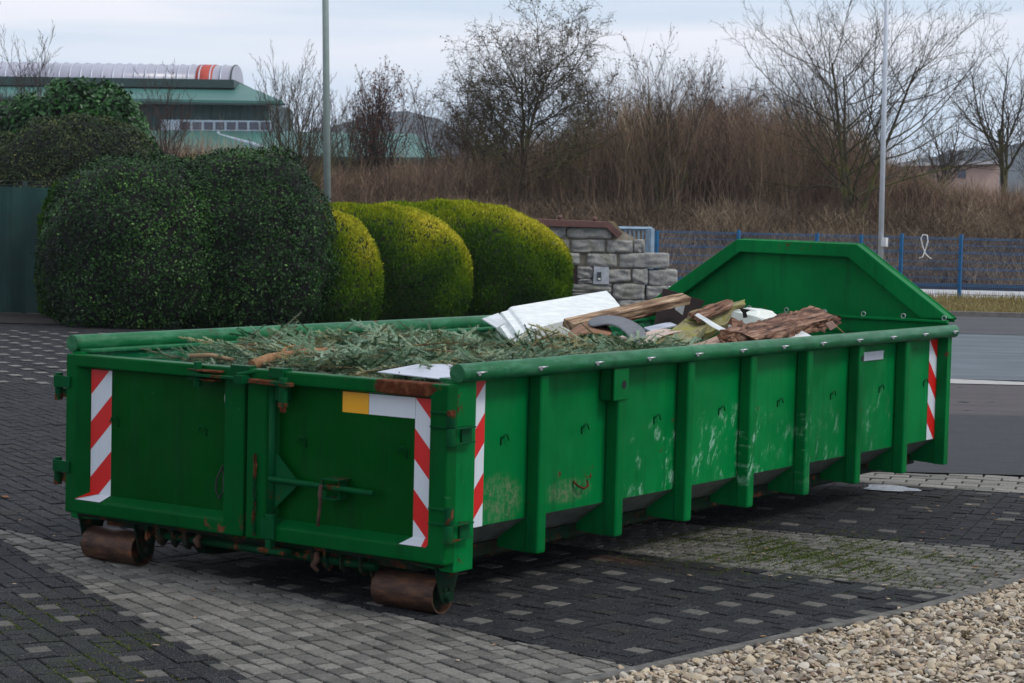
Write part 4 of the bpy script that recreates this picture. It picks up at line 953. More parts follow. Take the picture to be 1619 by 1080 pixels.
# ------------------------------------------------------------------ HEDGES
def hedge(name, label, cat, lobes, nleaf, ls, mats, core, seed, style='leaf', p=2.4, group=None, bumpy=.05, yel=None, gaps=.12):
    """lobes: (centre world xy, radii along view-right / view-depth / up, centre z)"""
    rg = np.random.default_rng(seed); R3 = np.array([[RD[0], FD[0], 0], [RD[1], FD[1], 0], [0, 0, 1.0]])
    c0 = lobes[0][0]; e = empty(name, (c0[0], c0[1], 0)); tag(e, label, cat, group)
    P = []; Nn = []; tot = sum(l[1][0]*l[1][2] for l in lobes)
    for (c, r, cz) in lobes:
        m = int(nleaf*r[0]*r[2]/tot*1.5); v = rg.normal(size=(m, 3)); v /= np.linalg.norm(v, axis=1)[:, None]
        v = v[(v[:, 1] < .35)]
        k = (np.abs(v)**p).sum(1)**(-1/p); q = v*k[:, None]
        nrm = np.sign(q)*np.abs(q)**(p-1)/np.array(r); nrm /= np.linalg.norm(nrm, axis=1)[:, None]
        q = q*np.array(r)
        nz_ = np.array([mnoise.noise(Vector(a)*2.2+Vector((seed, 0, 0))) for a in q]); q = q+nrm*(nz_*bumpy*2.2)[:, None]+nrm*rg.normal(0, bumpy*.35, len(q))[:, None]
        w_ = q@R3.T+np.array([c[0], c[1], cz]); nw = nrm@R3.T
        ok = w_[:, 2] > .03
        for (c2, r2, cz2) in lobes:
            if c2 is c and cz2 == cz: continue
            l = (w_-np.array([c2[0], c2[1], cz2]))@R3/np.array(r2); ok &= (np.abs(l)**p).sum(1) > .93
        hf = np.array([mnoise.noise(Vector(a)*7+Vector((0, 0, seed))) for a in w_]); ok &= (hf > -.33+gaps*.5) | (rg.random(len(w_)) < .35)
        P.append(w_[ok]); Nn.append(nw[ok])
    P = np.concatenate(P); Nn = np.concatenate(Nn); n = len(P)
    # leaf orientation
    t = rg.normal(size=(n, 3)); t -= Nn*(t*Nn).sum(1)[:, None]*.7
    if style == 'thuja': t = t*.45+np.array([0, 0, .9])+Nn*.35
    else: t += Nn*.45
    t /= np.linalg.norm(t, axis=1)[:, None]; s = np.cross(t, Nn+rg.normal(0, .45, (n, 3))); s /= np.linalg.norm(s, axis=1)[:, None]; nn = np.cross(s, t)
    ln = ls*rg.uniform(.6, 1.3, n)[:, None]; wd_ = ln*(.30 if style != 'thuja' else .22)
    if style == 'spray': wd_ = ln*.26
    a = P; d = P+t*ln; mid = P+t*ln*.5-nn*ln*.06
    V = np.stack([a, mid+s*wd_+nn*ln*.10, d, mid-s*wd_+nn*ln*.10], 1).reshape(-1, 3)
    clump = np.array([mnoise.noise(Vector(q)*1.6+Vector((0, seed, 0))) for q in P])
    r = np.clip(.45+clump*.35+rg.normal(0, .17, n), 0, 1)
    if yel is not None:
        ex = Nn@np.array([.62, .18, .76])  # golden tips, plus sun-side brightening painted into the leaf colour
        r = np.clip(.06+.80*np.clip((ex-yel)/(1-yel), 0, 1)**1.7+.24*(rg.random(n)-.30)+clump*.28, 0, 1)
    npmesh('foliage', V-np.array([c0[0], c0[1], 0]), np.arange(4*n).reshape(-1, 4), mats, None, rnd=np.repeat(r, 4)).parent = e
    b = MB()
    for (c, r3, cz) in lobes:
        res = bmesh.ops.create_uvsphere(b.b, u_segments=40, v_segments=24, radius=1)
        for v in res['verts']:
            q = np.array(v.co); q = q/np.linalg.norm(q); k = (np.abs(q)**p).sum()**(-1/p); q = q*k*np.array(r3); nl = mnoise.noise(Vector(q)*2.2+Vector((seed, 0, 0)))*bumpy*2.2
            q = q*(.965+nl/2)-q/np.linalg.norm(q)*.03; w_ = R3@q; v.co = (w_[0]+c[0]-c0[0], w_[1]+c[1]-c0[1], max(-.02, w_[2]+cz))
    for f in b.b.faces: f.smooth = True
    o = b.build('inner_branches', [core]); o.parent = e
    return e
M_core = simple('hedge_core_painted_shade', (.002, .003, .001), .95, 0, .6, 14)  # near-black colour stands in for the shade deep in the hedge gaps
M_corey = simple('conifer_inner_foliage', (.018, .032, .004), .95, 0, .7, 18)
M_priv = leafmat('dark_hedge_leaves', [(0, (.001, .006, .001)), (.42, (.008, .036, .005)), (.7, (.026, .090, .014)), (1, (.14, .26, .06))], .45, .04, .22)  # brightest stop paints highlights onto a few leaves
M_brown = leafmat('brownish_green_leaves', [(0, (.003, .008, .002)), (.4, (.014, .032, .006)), (.72, (.045, .070, .014)), (1, (.17, .16, .05))], .5, .06, .25)
M_laur = leafmat('laurel_leaves', [(0, (.005, .022, .005)), (.5, (.020, .085, .016)), (1, (.06, .17, .04))], .38, .08, .35)
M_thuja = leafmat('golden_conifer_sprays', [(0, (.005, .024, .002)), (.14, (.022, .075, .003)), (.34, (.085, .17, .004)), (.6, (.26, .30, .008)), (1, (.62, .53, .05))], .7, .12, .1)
def lb(cx, hw, top, d, depth, bottom=None):
    g0 = at(cx, 300, d); zt = at(cx, top, d)[2]; r = hw*d/FPX
    return ((g0[0], g0[1]), (r, depth, zt/2+.25), zt/2-.25)
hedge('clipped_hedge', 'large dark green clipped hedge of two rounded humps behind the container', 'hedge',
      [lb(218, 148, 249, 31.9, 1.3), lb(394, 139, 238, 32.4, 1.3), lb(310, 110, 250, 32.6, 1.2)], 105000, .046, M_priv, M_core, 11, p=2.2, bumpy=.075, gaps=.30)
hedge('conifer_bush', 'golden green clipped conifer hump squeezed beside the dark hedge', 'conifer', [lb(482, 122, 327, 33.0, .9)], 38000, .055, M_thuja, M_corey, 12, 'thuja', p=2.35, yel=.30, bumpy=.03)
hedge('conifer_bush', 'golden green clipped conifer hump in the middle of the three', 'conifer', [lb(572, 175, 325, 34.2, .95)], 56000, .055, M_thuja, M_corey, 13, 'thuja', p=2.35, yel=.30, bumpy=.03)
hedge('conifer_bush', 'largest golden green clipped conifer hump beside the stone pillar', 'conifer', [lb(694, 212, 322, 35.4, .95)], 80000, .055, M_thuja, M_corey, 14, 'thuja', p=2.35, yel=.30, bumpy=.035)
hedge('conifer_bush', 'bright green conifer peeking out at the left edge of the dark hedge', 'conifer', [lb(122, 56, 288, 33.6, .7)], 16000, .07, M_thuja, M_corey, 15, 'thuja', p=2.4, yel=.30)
hedge('clipped_hedge', 'low domed brownish-green hedge behind the green screen fence', 'hedge', [lb(125, 142, 187, 38, 1.3), lb(-30, 110, 210, 38.5, 1.3)], 70000, .05, M_brown, M_core, 16, p=2.6)
hedge('laurel_bush', 'glossy large-leaved laurel bush rising above the brownish hedge', 'bush', [lb(135, 112, 133, 42, 1.1), lb(45, 55, 160, 42, .9)], 22000, .125, M_laur, M_core, 17, 'leaf', p=2.3, bumpy=.13)
# green screen fence at the left
sf = empty('screen_fence', tuple(at(60, 400, 34.2)[:2])+(0,)); tag(sf, 'dark green mesh screen fence at the left edge beside the hedge', 'fence')
def netmat():
    m, t, b = newmat('green_screen_net'); g = G(t); o = g.obj()
    wv_ = g.noise(g.map(o, (30, 30, 3)), 2, 4, .6); bl = g.noise(o, 1.4, 4, .5)
    c = g.mix(g.step(bl, .35, .7), (.002, .028, .026), (.005, .048, .042)); c = g.mix(g.math('MULTIPLY', g.step(wv_, .5, .7), .5), c, (.003, .022, .022))
    g.set(b.inputs['Base Color'], c); b.inputs['Roughness'].default_value = .8; g.set(b.inputs['Normal'], g.bump(bl, .5, .05)); return m
A2, B2 = at(-160, 400, 34.0), at(135, 400, 34.4); V = []; nn_ = 40
zt_ = at(40, 296, 34.2)[2]
b = MB()
for i in range(nn_):
    t0, t1 = i/nn_, (i+1)/nn_
    def pf(t): return A2+(B2-A2)*t+np.append(FD, 0)*.02*math.sin(t*40)
    p, q = pf(t0), pf(t1); b.face([(p[0], p[1], .03), (q[0], q[1], .03), (q[0], q[1], zt_), (p[0], p[1], zt_)])
so2 = b.build('screen_net', [netmat()]); so2.modifiers.new('thickness', 'SOLIDIFY').thickness = .006
so2.parent = sf; so2.matrix_parent_inverse = sf.matrix_world.inverted()
M_gwire = simple('dark_green_wire', (.01, .03, .02), .5)
for i in range(4):
    t = .05+i*.3; p = A2+(B2-A2)*t; b = MB(); b.box(p[0]-.03, p[0]+.03, p[1]+.05, p[1]+.11, -.05, zt_+.1); part(b, 'post', [M_gwire], sf)
b = MB()
for z in (zt_+.03, zt_+.10): b.tube([(A2[0], A2[1]+.03, z), (B2[0], B2[1]+.03, z)], .004, 6)
part(b, 'top_wire', [M_gwire], sf)
# ------------------------------------------------------------------ STONE PILLAR, GATE, POLES, BLUE FENCE
def stone_mat():
    m, t, b = newmat('rough_granite'); g = G(t); o = g.obj()
    a = g.noise(o, 9, 8, .75); f = g.noise(o, 45, 5, .7); c = g.ramp(a, (.3, (.14, .145, .15)), (.5, (.28, .275, .26)), (.7, (.44, .42, .36)))
    c = g.mix(g.step(f, .55, .7), c, (.36, .36, .35)); c = g.mix(g.math('MULTIPLY', g.step(g.noise(o, 2.2, 5), .55, .7), .4), c, (.17, .16, .08))
    g.set(b.inputs['Base Color'], c); b.inputs['Roughness'].default_value = .9; g.set(b.inputs['Normal'], g.bump(a, 1, .03)); return m
M_stone = stone_mat(); DS = 36.8
def zx(a, b_): return (760+a/4.497, 340+b_/4.497)
sw = empty('stone_pillar', tuple(at(940, 400, DS+.3)[:2])+(0,)); tag(sw, 'gate pillar of rough grey granite blocks with brown coping behind the foam cover', 'pillar')
def ws(px, py, dd=0.0): return Vector(at(px, py, DS+dd))
b = MB(); pts = [ws(*zx(120, 60), .08), ws(*zx(960, 90), .08), ws(*zx(1140, 190), .08), ws(*zx(1170, 600), .08), ws(*zx(1260, 900), .08), ws(*zx(120, 900), .08)]
b.prism(pts, tuple(np.append(FD, 0)*.45)); part(b, 'mortar_core', [simple('grey_brown_mortar', (.30, .26, .20), .95, 0, .4, 6, .02)], sw)
stones = [(120, 325, 75, 160), (330, 608, 82, 160), (612, 935, 85, 168), (475, 628, 178, 258), (642, 890, 176, 265), (895, 1085, 180, 268), (1088, 1168, 178, 268), (550, 706, 272, 356), (752, 970, 275, 370), (982, 1342, 272, 375), (684, 800, 368, 450), (888, 1068, 388, 480), (1078, 1190, 385, 490), (1192, 1400, 390, 502), (690, 800, 455, 487), (640, 932, 490, 548), (938, 1168, 488, 600), (1178, 1335, 503, 600), (640, 930, 555, 620), (975, 1150, 605, 680), (1155, 1340, 608, 690), (640, 960, 628, 720), (120, 420, 170, 260), (120, 540, 270, 350), (120, 600, 360, 480), (120, 630, 490, 600), (640, 900, 730, 840), (910, 1250, 700, 840)]
for i, (x0, x1, y0, y1) in enumerate(stones):
    p = [ws(*zx(*q)) for q in ((x0-1, y1+2), (x1+1, y1+2), (x1+1, y0-2), (x0-1, y0-2))]
    ctr = sum(p, Vector())/4; ex = (p[1]-p[0])/2; ez = (p[3]-p[0])/2; ed = Vector((*FD, 0))*.30
    bm = bmesh.new(); bmesh.ops.create_cube(bm, size=2); bmesh.ops.subdivide_edges(bm, edges=bm.edges, cuts=9, use_grid_fill=True)
    for v in bm.verts:
        c = v.co.copy(); r_ = Vector([math.copysign(abs(a)**1.0, a) for a in c]); mxx = sorted([abs(a) for a in c]); k = 1-.05*max(0, mxx[1]-.7)/.3-.03*max(0, mxx[0]-.7)/.3
        n1 = mnoise.noise(Vector((c.x*1.6+i*5, c.y*1.6, c.z*1.6))); n2 = mnoise.noise(Vector((c.x*4+i*5, c.y*4, c.z*4)))
        n3 = mnoise.noise(Vector((c.x*9+i*5, c.y*9, c.z*9))); v.co = ctr+ed*.95+(ex*c.x*(1+.03*n1)+ez*c.z*(1+.07*n1+.03*n2))*k+ed*(c.y*(k+.13*n1+.06*n2+.03*n3))
    for f in bm.faces: f.smooth = True
    mb = MB(); mb.b.free(); mb.b = bm; part(mb, 'stone_block', [M_stone], sw)
# intercom panel
q = [ws(*zx(a, b_), -.05) for a, b_ in ((800, 492), (912, 492), (912, 372), (805, 366))]
b = MB(); b.prism(q, tuple(np.append(FD, 0)*.3)); ic = part(b, 'intercom_plate', [simple('grey_steel_plate', (.40, .42, .45), .5, .3)], sw, bevel=.004)
b = MB(); b.prism([ws(*zx(a, b_), -.075) for a, b_ in ((828, 466), (858, 466), (858, 405), (828, 405))], tuple(np.append(FD, 0)*.025)); part(b, 'intercom_button', [simple('dark_glass', (.02, .025, .035), .2)], ic, bevel=.003)
b = MB(); b.prism([ws(*zx(a, b_), -.078) for a, b_ in ((834, 462), (852, 462), (852, 448), (834, 448))], tuple(np.append(FD, 0)*.004)); part(b, 'name_tag', [simple('pale_tag', (.6, .6, .58), .5)], ic)
# dark brown blocks painted as the shade inside two openings
for (x0, x1, y0, y1) in ((610, 686, 362, 484), (425, 478, 160, 200)):
    b = MB(); b.prism([ws(*zx(a, b_), .02) for a, b_ in ((x0, y1), (x1, y1), (x1, y0), (x0, y0))], tuple(np.append(FD, 0)*.28)); part(b, 'opening_shade_block', [simple('opening_shade_brown', (.03, .012, .009), .8)], sw)
# coping
M_cop = simple('brown_painted_steel', (.11, .045, .035), .5, .1, .3, 8)
b = MB(); fd = np.append(FD, 0)
def cop(pts, dep, mat=0): b.prism([ws(*zx(*q), -.12) for q in pts], tuple(fd*dep), mat)
cop([(60, 12), (905, 48), (895, 92), (60, 72)], .55); cop([(905, 48), (1008, 128), (975, 168), (893, 92)], .55)
part(b, 'coping', [M_cop], sw, bevel=.01)
b = MB(); b.prism([ws(*zx(*q), .05) for q in ((905, 42), (950, 44), (1012, 125), (1008, 130))], tuple(fd*.35)); part(b, 'coping_end', [simple('olive_stone', (.20, .16, .09), .85)], sw)
for (a, b_, r) in ((560, 18, .045), (810, 28, .045), (130, 8, .045)):
    mb = MB(); mb.ball(ws(*zx(a, b_), .1), r); part(mb, 'coping_knob', [M_cop], sw)
mb = MB(); mb.ball(ws(799, 339, .3), .085, seg=20); part(mb, 'coping_ball', [M_cop], sw)
# gate leaf of pale blue steel
DG = 40.0; gt = empty('steel_gate', tuple(at(1000, 400, DG)[:2])+(0,)); tag(gt, 'pale blue galvanised bar gate beside the stone pillar', 'gate')
M_gate = simple('pale_blue_steel', (.24, .33, .42), .45, .3)
def vbar(mb, px, py0, py1, w_, d): p, q = at(px, py0, d), at(px, py1, d); mb.box(p[0]-w_, p[0]+w_, p[1]-w_, p[1]+w_, min(p[2], q[2]), max(p[2], q[2]))
b = MB(); vbar(b, 1028, 361, 480, .065, DG); vbar(b, 960, 361, 480, .05, DG); part(b, 'gate_post', [M_gate], gt, bevel=.005)
b = MB(); p, q = at(960, 361, DG), at(1031, 362, DG); b.tube([p, q], .04, 4, smooth=False); p, q = at(960, 455, DG), at(1031, 456, DG); b.tube([p, q], .04, 4, smooth=False); part(b, 'gate_rail', [M_gate], gt)
for k in range(9): b = MB(); vbar(b, 968+k*7, 361, 455, .016, DG); part(b, 'gate_bar', [M_gate], gt)
# poles
def pole(px0, py0, px1, py1, d, r0, r1, name, label, cat, mat, extra=None):
    a, c = Vector(at(px0, py0, d)), Vector(at(px1, py1, d)); ax = (c-a)/(c.z-a.z)
    base = a+ax*(0-a.z); top = base+ax*9.5; e = empty(name, base); tag(e, label, cat)
    b = MB(); b.tube([base, base+(top-base)*.5, top], [r0, (r0+r1)/2, r1], 20); part(b, 'mast', [mat], e)
    return e, base, ax
lp, base, ax = pole(517.5, 300, 514.5, 0, 38, .072, .05, 'lamp_post', 'grey-green tapered lamp post behind the dark hedge', 'lamp post', simple('grey_green_steel', (.22, .27, .25), .5, .2, .1, 5))
b = MB(); t_ = base+ax*9.4; b.tube([t_, t_+Vector((RD[0]*.5, RD[1]*.5, .25)), t_+Vector((RD[0]*1.2, RD[1]*1.2, .3))], [.035, .03, .03], 10); part(b, 'lamp_arm', [M_steel], lp)
b = MB(); h_ = t_+Vector((RD[0]*1.5, RD[1]*1.5, .3)); b.ball(h_, .1); part(b, 'lamp_head', [M_steel], lp)
fp_, base2, ax2 = pole(1392, 415, 1402, 0, 46, .062, .045, 'flag_pole', 'tall slim white pole rising behind the container headboard', 'pole', simple('white_painted_pole', (.50, .54, .60), .4, .1, .08, 5))
p = at(1398.5, 383, 45.9); b = MB(); b.box(p[0]-.06, p[0]+.06, p[1]-.06, p[1]+.06, p[2]-.10, p[2]+.10); part(b, 'pole_box', [simple('pale_grey_box', (.55, .57, .58), .5)], fp_, bevel=.01)
# blue mesh fence
DF = 50.8; M_blue = simple('blue_powder_coat', (.002, .105, .26), .45, 0, .15, 9)
bf = empty('mesh_fence', sq(6, DF, 0)); tag(bf, 'blue wire mesh fence along the verge behind the container', 'fence')
def fz(px, py): return at(px, py, DF)
s_of = lambda px: (px-809.5)/FPX*DF
ztop = at(1400, 374, DF)[2]
for px, tl in ((1038, 0), (1167, .10), (1291, .06), (1361, .05), (1425, .12), (1519, .14), (1640, .14)):
    p = fz(px, 400); b = MB(); b.box(p[0]-.038, p[0]+.038, p[1]-.038, p[1]+.038, -.05, ztop+tl*.7)
    for z in (.35, .75, 1.15): b.box(p[0]-.048, p[0]+.048, p[1]-.06, p[1]-.036, z, z+.06)
    part(b, 'post', [M_blue], bf)
for pa, pb in ((1038, 1167), (1167, 1291), (1291, 1361), (1361, 1425), (1425, 1519), (1519, 1640)):
    b = MB(); A3, B3 = fz(pa, 400), fz(pb, 400); A3[2] = B3[2] = 0
    ln = np.linalg.norm(B3-A3); n = int(ln/.05); fo = np.append(FD, 0)
    for k in range(1, n):
        p = A3+(B3-A3)*k/n; b.box(p[0]-.0024, p[0]+.0024, p[1]-.0024, p[1]+.0024, .12, ztop)
    for z in (.14, .34, .54, .74, .94, 1.14, 1.34, ztop-.03):
        zs = (z,) if z not in (.34, .74, 1.14, ztop-.03) else (z, z+.035)
        for zz in zs: b.tube([A3+np.array([0, 0, zz]), B3+np.array([0, 0, zz])], .0065, 4, smooth=False)
    part(b, 'mesh_panel', [M_blue], bf)
b = MB(); D0 = DF-.1
pts = [at(px, py, D0) for px, py in ((1453, 408), (1459, 406), (1463, 395), (1467, 382), (1466, 372), (1459, 371), (1456, 377), (1459, 390), (1463, 401), (1469, 407), (1473, 409))]
b.tube(pts, .014, 6); tag(b.build('looped_rope', [simple('white_cord', (.7, .7, .68), .6)]), 'white looped cord hanging on the blue mesh fence', 'cord')
# ------------------------------------------------------------------ TREES AND SCRUB
def barkmat(name, lo, hi, lich):
    m, t, b = newmat(name); g = G(t); o = g.obj()
    c = g.ramp(g.noise(o, 9, 5, .7), (.3, lo), (.7, hi)); c = g.mix(g.math('MULTIPLY', g.math('MULTIPLY', g.step(g.noise(o, 1.6, 5, .6), .42, .62), g.step(g.xyz(o)[2], 4.2, 2.0)), lich[1]), c, lich[0])
    g.set(b.inputs['Base Color'], c); b.inputs['Roughness'].default_value = .9; b.inputs['Specular IOR Level'].default_value = .15; return m
B_dark = barkmat('dark_bark', (.022, .018, .014), (.055, .045, .034), ((.085, .085, .030), .55))
B_lich = barkmat('lichen_covered_bark', (.040, .034, .022), (.085, .072, .048), ((.125, .120, .035), .8))
B_grey = barkmat('grey_brown_bark', (.035, .028, .024), (.075, .060, .052), ((.09, .085, .05), .3))
B_red = barkmat('reddish_bark', (.040, .022, .018), (.085, .048, .040), ((.08, .07, .04), .2))
def grow(rg, p, d, ln, r, lev, P, out, tips):
    nseg = P['seg'][lev]; pts = [p]; rr = [r]; step = ln/nseg; r1 = r*P['taper'][lev]
    for i in range(nseg):
        d = d+rg.normal(0, P['gn'][lev], 3)+np.array([0, 0, P['up'][lev]]); d /= np.linalg.norm(d)
        p = p+d*step; pts.append(p); rr.append(r+(r1-r)*(i+1)/nseg)
    out.append((lev, pts, rr))
    if lev+1 >= P['lev']: tips.append(pts[-1]); return
    nc = P['n'][lev]; nc = max(1, int(rg.normal(nc, nc*.15)))
    ph = rg.uniform(0, 6.28)
    for k in range(nc):
        t = P['st'][lev]+(1-P['st'][lev])*(k+rg.uniform(.1, .9))/nc; f = t*nseg; i = min(nseg-1, int(f)); q = pts[i]+(pts[i+1]-pts[i])*(f-i)
        dd = pts[i+1]-pts[i]; dd = dd/np.linalg.norm(dd); ph += 2.4+rg.normal(0, .4)
        a = np.cross(dd, [0, 0, 1.0] if abs(dd[2]) < .9 else [1.0, 0, 0]); a /= np.linalg.norm(a); b_ = np.cross(dd, a)
        an = P['an'][lev]*rg.uniform(.7, 1.25); cd_ = dd*math.cos(an)+(a*math.cos(ph)+b_*math.sin(ph))*math.sin(an)
        if P.get('nodown') and cd_[2] < P['nodown']: cd_[2] = P['nodown']+abs(cd_[2])*.2; cd_ /= np.linalg.norm(cd_)
        rl = rr[i]*P['rr'][lev]; grow(rg, q, cd_, ln*P['lr'][lev]*(1-P.get('cone', .45)*t)*rg.uniform(.75, 1.2), max(rl, P['rmin']), lev+1, P, out, tips)
def tubes_np(strands, nside):
    V = []; F = []; base = 0
    for pts, rr in strands:
        pts = np.array(pts); m = len(pts); d = np.gradient(pts, axis=0); d /= np.linalg.norm(d, axis=1)[:, None]+1e-9
        a = np.cross(d, np.array([.31, .17, .93])); a /= np.linalg.norm(a, axis=1)[:, None]+1e-9; b_ = np.cross(d, a)
        ang = np.arange(nside)*2*math.pi/nside
        ring = pts[:, None]+np.array(rr)[:, None, None]*(a[:, None]*np.cos(ang)[None, :, None]+b_[:, None]*np.sin(ang)[None, :, None])
        V.append(ring.reshape(-1, 3)); i = np.arange(m-1)[:, None]*nside+base; k = np.arange(nside)[None]; k2 = (k+1) % nside
        F.append(np.stack([i+k, i+k2, i+k2+nside, i+k+nside], 2).reshape(-1, 4)); base += m*nside
    return np.concatenate(V), np.concatenate(F)
def tree(name, label, px, py, d, height, P, seed, bark, twig=None, stems=1, lean=(0, 0), leaves=None, group=None, cat='tree', spread=.25):
    g0 = at(px, py, d); gz = hterr(0, (g0[:2]-CAM[:2])@FD)-.1 if d > 55 else 0
    base = np.array([g0[0], g0[1], gz]); rg = np.random.default_rng(seed); out = []; tips = []
    e = empty(name, tuple(base)); tag(e, label, cat, group)
    for k in range(stems):
        a = rg.uniform(0, 6.28); sp = spread if stems > 1 else 0
        dd = np.array([math.cos(a)*sp+lean[0]*RD[0], math.sin(a)*sp+lean[0]*RD[1], 1.0]); dd /= np.linalg.norm(dd)
        grow(rg, np.array([math.cos(a)*.12*(stems > 1), math.sin(a)*.12*(stems > 1), 0.0]), dd, height*P['tl']*rg.uniform(.85, 1.05), P['r0']*(1 if stems == 1 else .7), 0, P, out, tips)
    tr = [(p, r) for l, p, r in out if l == 0]; b1 = [(p, r) for l, p, r in out if l in (1, 2)]; b2 = [(p, r) for l, p, r in out if l > 2]
    V, F = tubes_np(tr, 8); o = npmesh('trunk', V, F, bark, smooth=True); o.parent = e
    V1, F1 = tubes_np(b1, 5)
    V2, F2 = tubes_np(b2, 3) if b2 else (np.zeros((0, 3)), np.zeros((0, 4), int))
    o = npmesh('crown', np.concatenate([V1, V2]), np.concatenate([F1, F2+len(V1)]), [bark, twig or bark], mi=[0]*len(F1)+[1]*len(F2)); o.parent = e
    if leaves:
        n, s, mt = leaves; T = np.array(tips); T = T[rg.integers(len(T), size=n)]+rg.normal(0, .06, (n, 3)); v = rg.normal(size=(n, 2, 3)); v /= np.linalg.norm(v, axis=2)[:, :, None]
        sz = s*rg.uniform(.6, 1.3, n)[:, None]; a_, b_ = v[:, 0]*sz, v[:, 1]*sz*.6
        o = npmesh('leaves', np.stack([T-a_, T-b_, T+a_, T+b_], 1).reshape(-1, 3), np.arange(4*n).reshape(-1, 4), mt, rnd=np.repeat(rg.random(n), 4)); o.parent = e
    return e, len(out)
# spreading open crown (right), dense crooked hawthorn (centre), upright fans (left)
SPREAD = dict(lev=5, seg=[6, 9, 6, 4, 3], gn=[.05, .07, .10, .12, .14], up=[.02, .07, .07, .05, .03], taper=[.35, .25, .3, .4, .5], n=[15, 9, 5, 4], an=[1.05, .65, .6, .6], lr=[1.05, .50, .50, .5], st=[.12, .12, .1, .1], rr=[.5, .55, .6, .7], rmin=.005, r0=.12, tl=.72, cone=.45)
DENSE = dict(lev=5, seg=[6, 8, 6, 4, 3], gn=[.10, .16, .22, .28, .3], up=[.02, .05, .03, .02, .0], taper=[.4, .3, .35, .4, .5], n=[20, 12, 8, 6], an=[1.05, .8, .8, .8], lr=[.84, .48, .45, .42], st=[.12, .15, .1, .1], rr=[.5, .55, .6, .7], rmin=.006, r0=.13, tl=.82, cone=.35)
FAN = dict(lev=4, seg=[7, 7, 5, 3], gn=[.04, .06, .09, .1], up=[.03, .10, .08, .05], taper=[.25, .3, .35, .5], n=[13, 8, 6], an=[.55, .5, .5], lr=[.62, .42, .4], st=[.10, .12, .1], rr=[.5, .55, .6], rmin=.0055, r0=.07, tl=.95, cone=.45)
ROUND = dict(lev=5, seg=[5, 8, 6, 4, 3], gn=[.06, .09, .12, .16, .18], up=[.02, .10, .06, .03, .02], taper=[.5, .3, .35, .4, .5], n=[9, 9, 6, 5], an=[.75, .6, .6, .6], lr=[1.0, .52, .5, .45], st=[.30, .2, .15, .1], rr=[.6, .55, .6, .7], rmin=.006, r0=.13, tl=.62, cone=.25)
M_redleaf = leafmat('dead_red_brown_leaves', [(0, (.05, .018, .012)), (.6, (.12, .045, .03)), (1, (.16, .08, .045))], .8, .1)
M_clump = leafmat('dark_dry_clusters', [(0, (.035, .028, .018)), (.6, (.075, .062, .030)), (1, (.14, .13, .045))], .8, .05)
cnt = 0
TREES = [
 ('bare_tree', 'dense crooked bare tree with dark twig clusters, tallest left of centre', 811, 325, 74, 6.7, DENSE, 51, B_lich, B_lich, 2, (0.0, 0), (8000, .042, M_clump)),
 ('bare_tree', 'wide open bare tree reaching out of the top behind the white pole', 1352, 325, 70, 8.4, SPREAD, 22, B_lich, B_dark, 3, (0.03, 0), None),
 ('bare_tree', 'round crowned bare tree at the right edge of the scene', 1592, 315, 78, 6.3, ROUND, 23, B_lich, B_grey, 1, (0, 0), None),
 ('bare_tree', 'slim pale-stemmed bare tree between dense tree and white pole', 1046, 330, 72, 5.2, FAN, 24, B_lich, B_dark, 4, (0, 0), (500, .05, M_redleaf)),
 ('bare_tree', 'upright fan-shaped bare tree just left of the lamp post', 468, 300, 66, 5.0, FAN, 25, B_lich, B_grey, 7, (0, 0), None),
 ('leafy_young_tree', 'young tree still holding dead red-brown leaves right of the lamp post', 596, 310, 76, 4.7, FAN, 26, B_grey, B_red, 6, (0, 0), (2600, .05, M_redleaf)),
 ('bare_tree', 'small fan of bare stems above the laurel bush', 90, 250, 60, 5.5, FAN, 27, B_grey, B_grey, 4, (-.05, 0), None),
 ('bare_tree', 'thin twiggy bare tree in front of the glazed roof ridge', 268, 280, 62, 4.8, FAN, 28, B_grey, B_red, 3, (0, 0), None),
 ('bare_tree', 'distant bare tree between red-leaved tree and dense crooked tree', 706, 310, 92, 5.6, FAN, 29, B_grey, B_grey, 4, (0, 0), None),
 ('bare_tree', 'distant bare tree directly right of the dense crooked tree', 948, 320, 90, 5.9, ROUND, 30, B_grey, B_grey, 1, (0, 0), None),
 ('bare_tree', 'thickly twigged far tree left of the wide open tree', 1262, 320, 92, 6.0, FAN, 31, B_grey, B_grey, 6, (0, 0), None),
 ('bare_tree', 'far bare tree with a reddish tint behind the slim pale-stemmed tree', 1130, 320, 88, 5.3, FAN, 32, B_grey, B_red, 6, (0, 0), None),
 ('bare_tree', 'smaller round bare tree between white pole and right-edge tree', 1478, 320, 90, 4.6, ROUND, 33, B_grey, B_grey, 1, (0, 0), None),
 ('bare_tree', 'thin bare tree partly cut off by the left picture edge', 5, 270, 62, 4.8, FAN, 34, B_grey, B_grey, 3, (0, 0), None),
 ('bare_tree', 'low bushy bare tree between lamp post and red-leaved tree', 545, 310, 84, 4.6, FAN, 35, B_lich, B_grey, 5, (0, 0), None),
 ('bare_tree', 'low bushy bare tree left of the dense crooked tree foot', 745, 330, 80, 4.2, DENSE, 36, B_lich, B_red, 2, (0, 0), None),
 ('bare_tree', 'low crooked bare tree right of the slim pale-stemmed tree', 1180, 335, 80, 4.9, DENSE, 37, B_lich, B_red, 2, (0, 0), None),
 ('bare_tree', 'far tree with fine twigs behind the right-edge tree', 1660, 320, 92, 6.0, FAN, 38, B_grey, B_grey, 5, (0, 0), None),
]
for T in TREES:
    e, n = tree(*T[:11], lean=T[11], leaves=T[12], group='bare winter trees behind the fence'); cnt += n
print('branches', cnt)
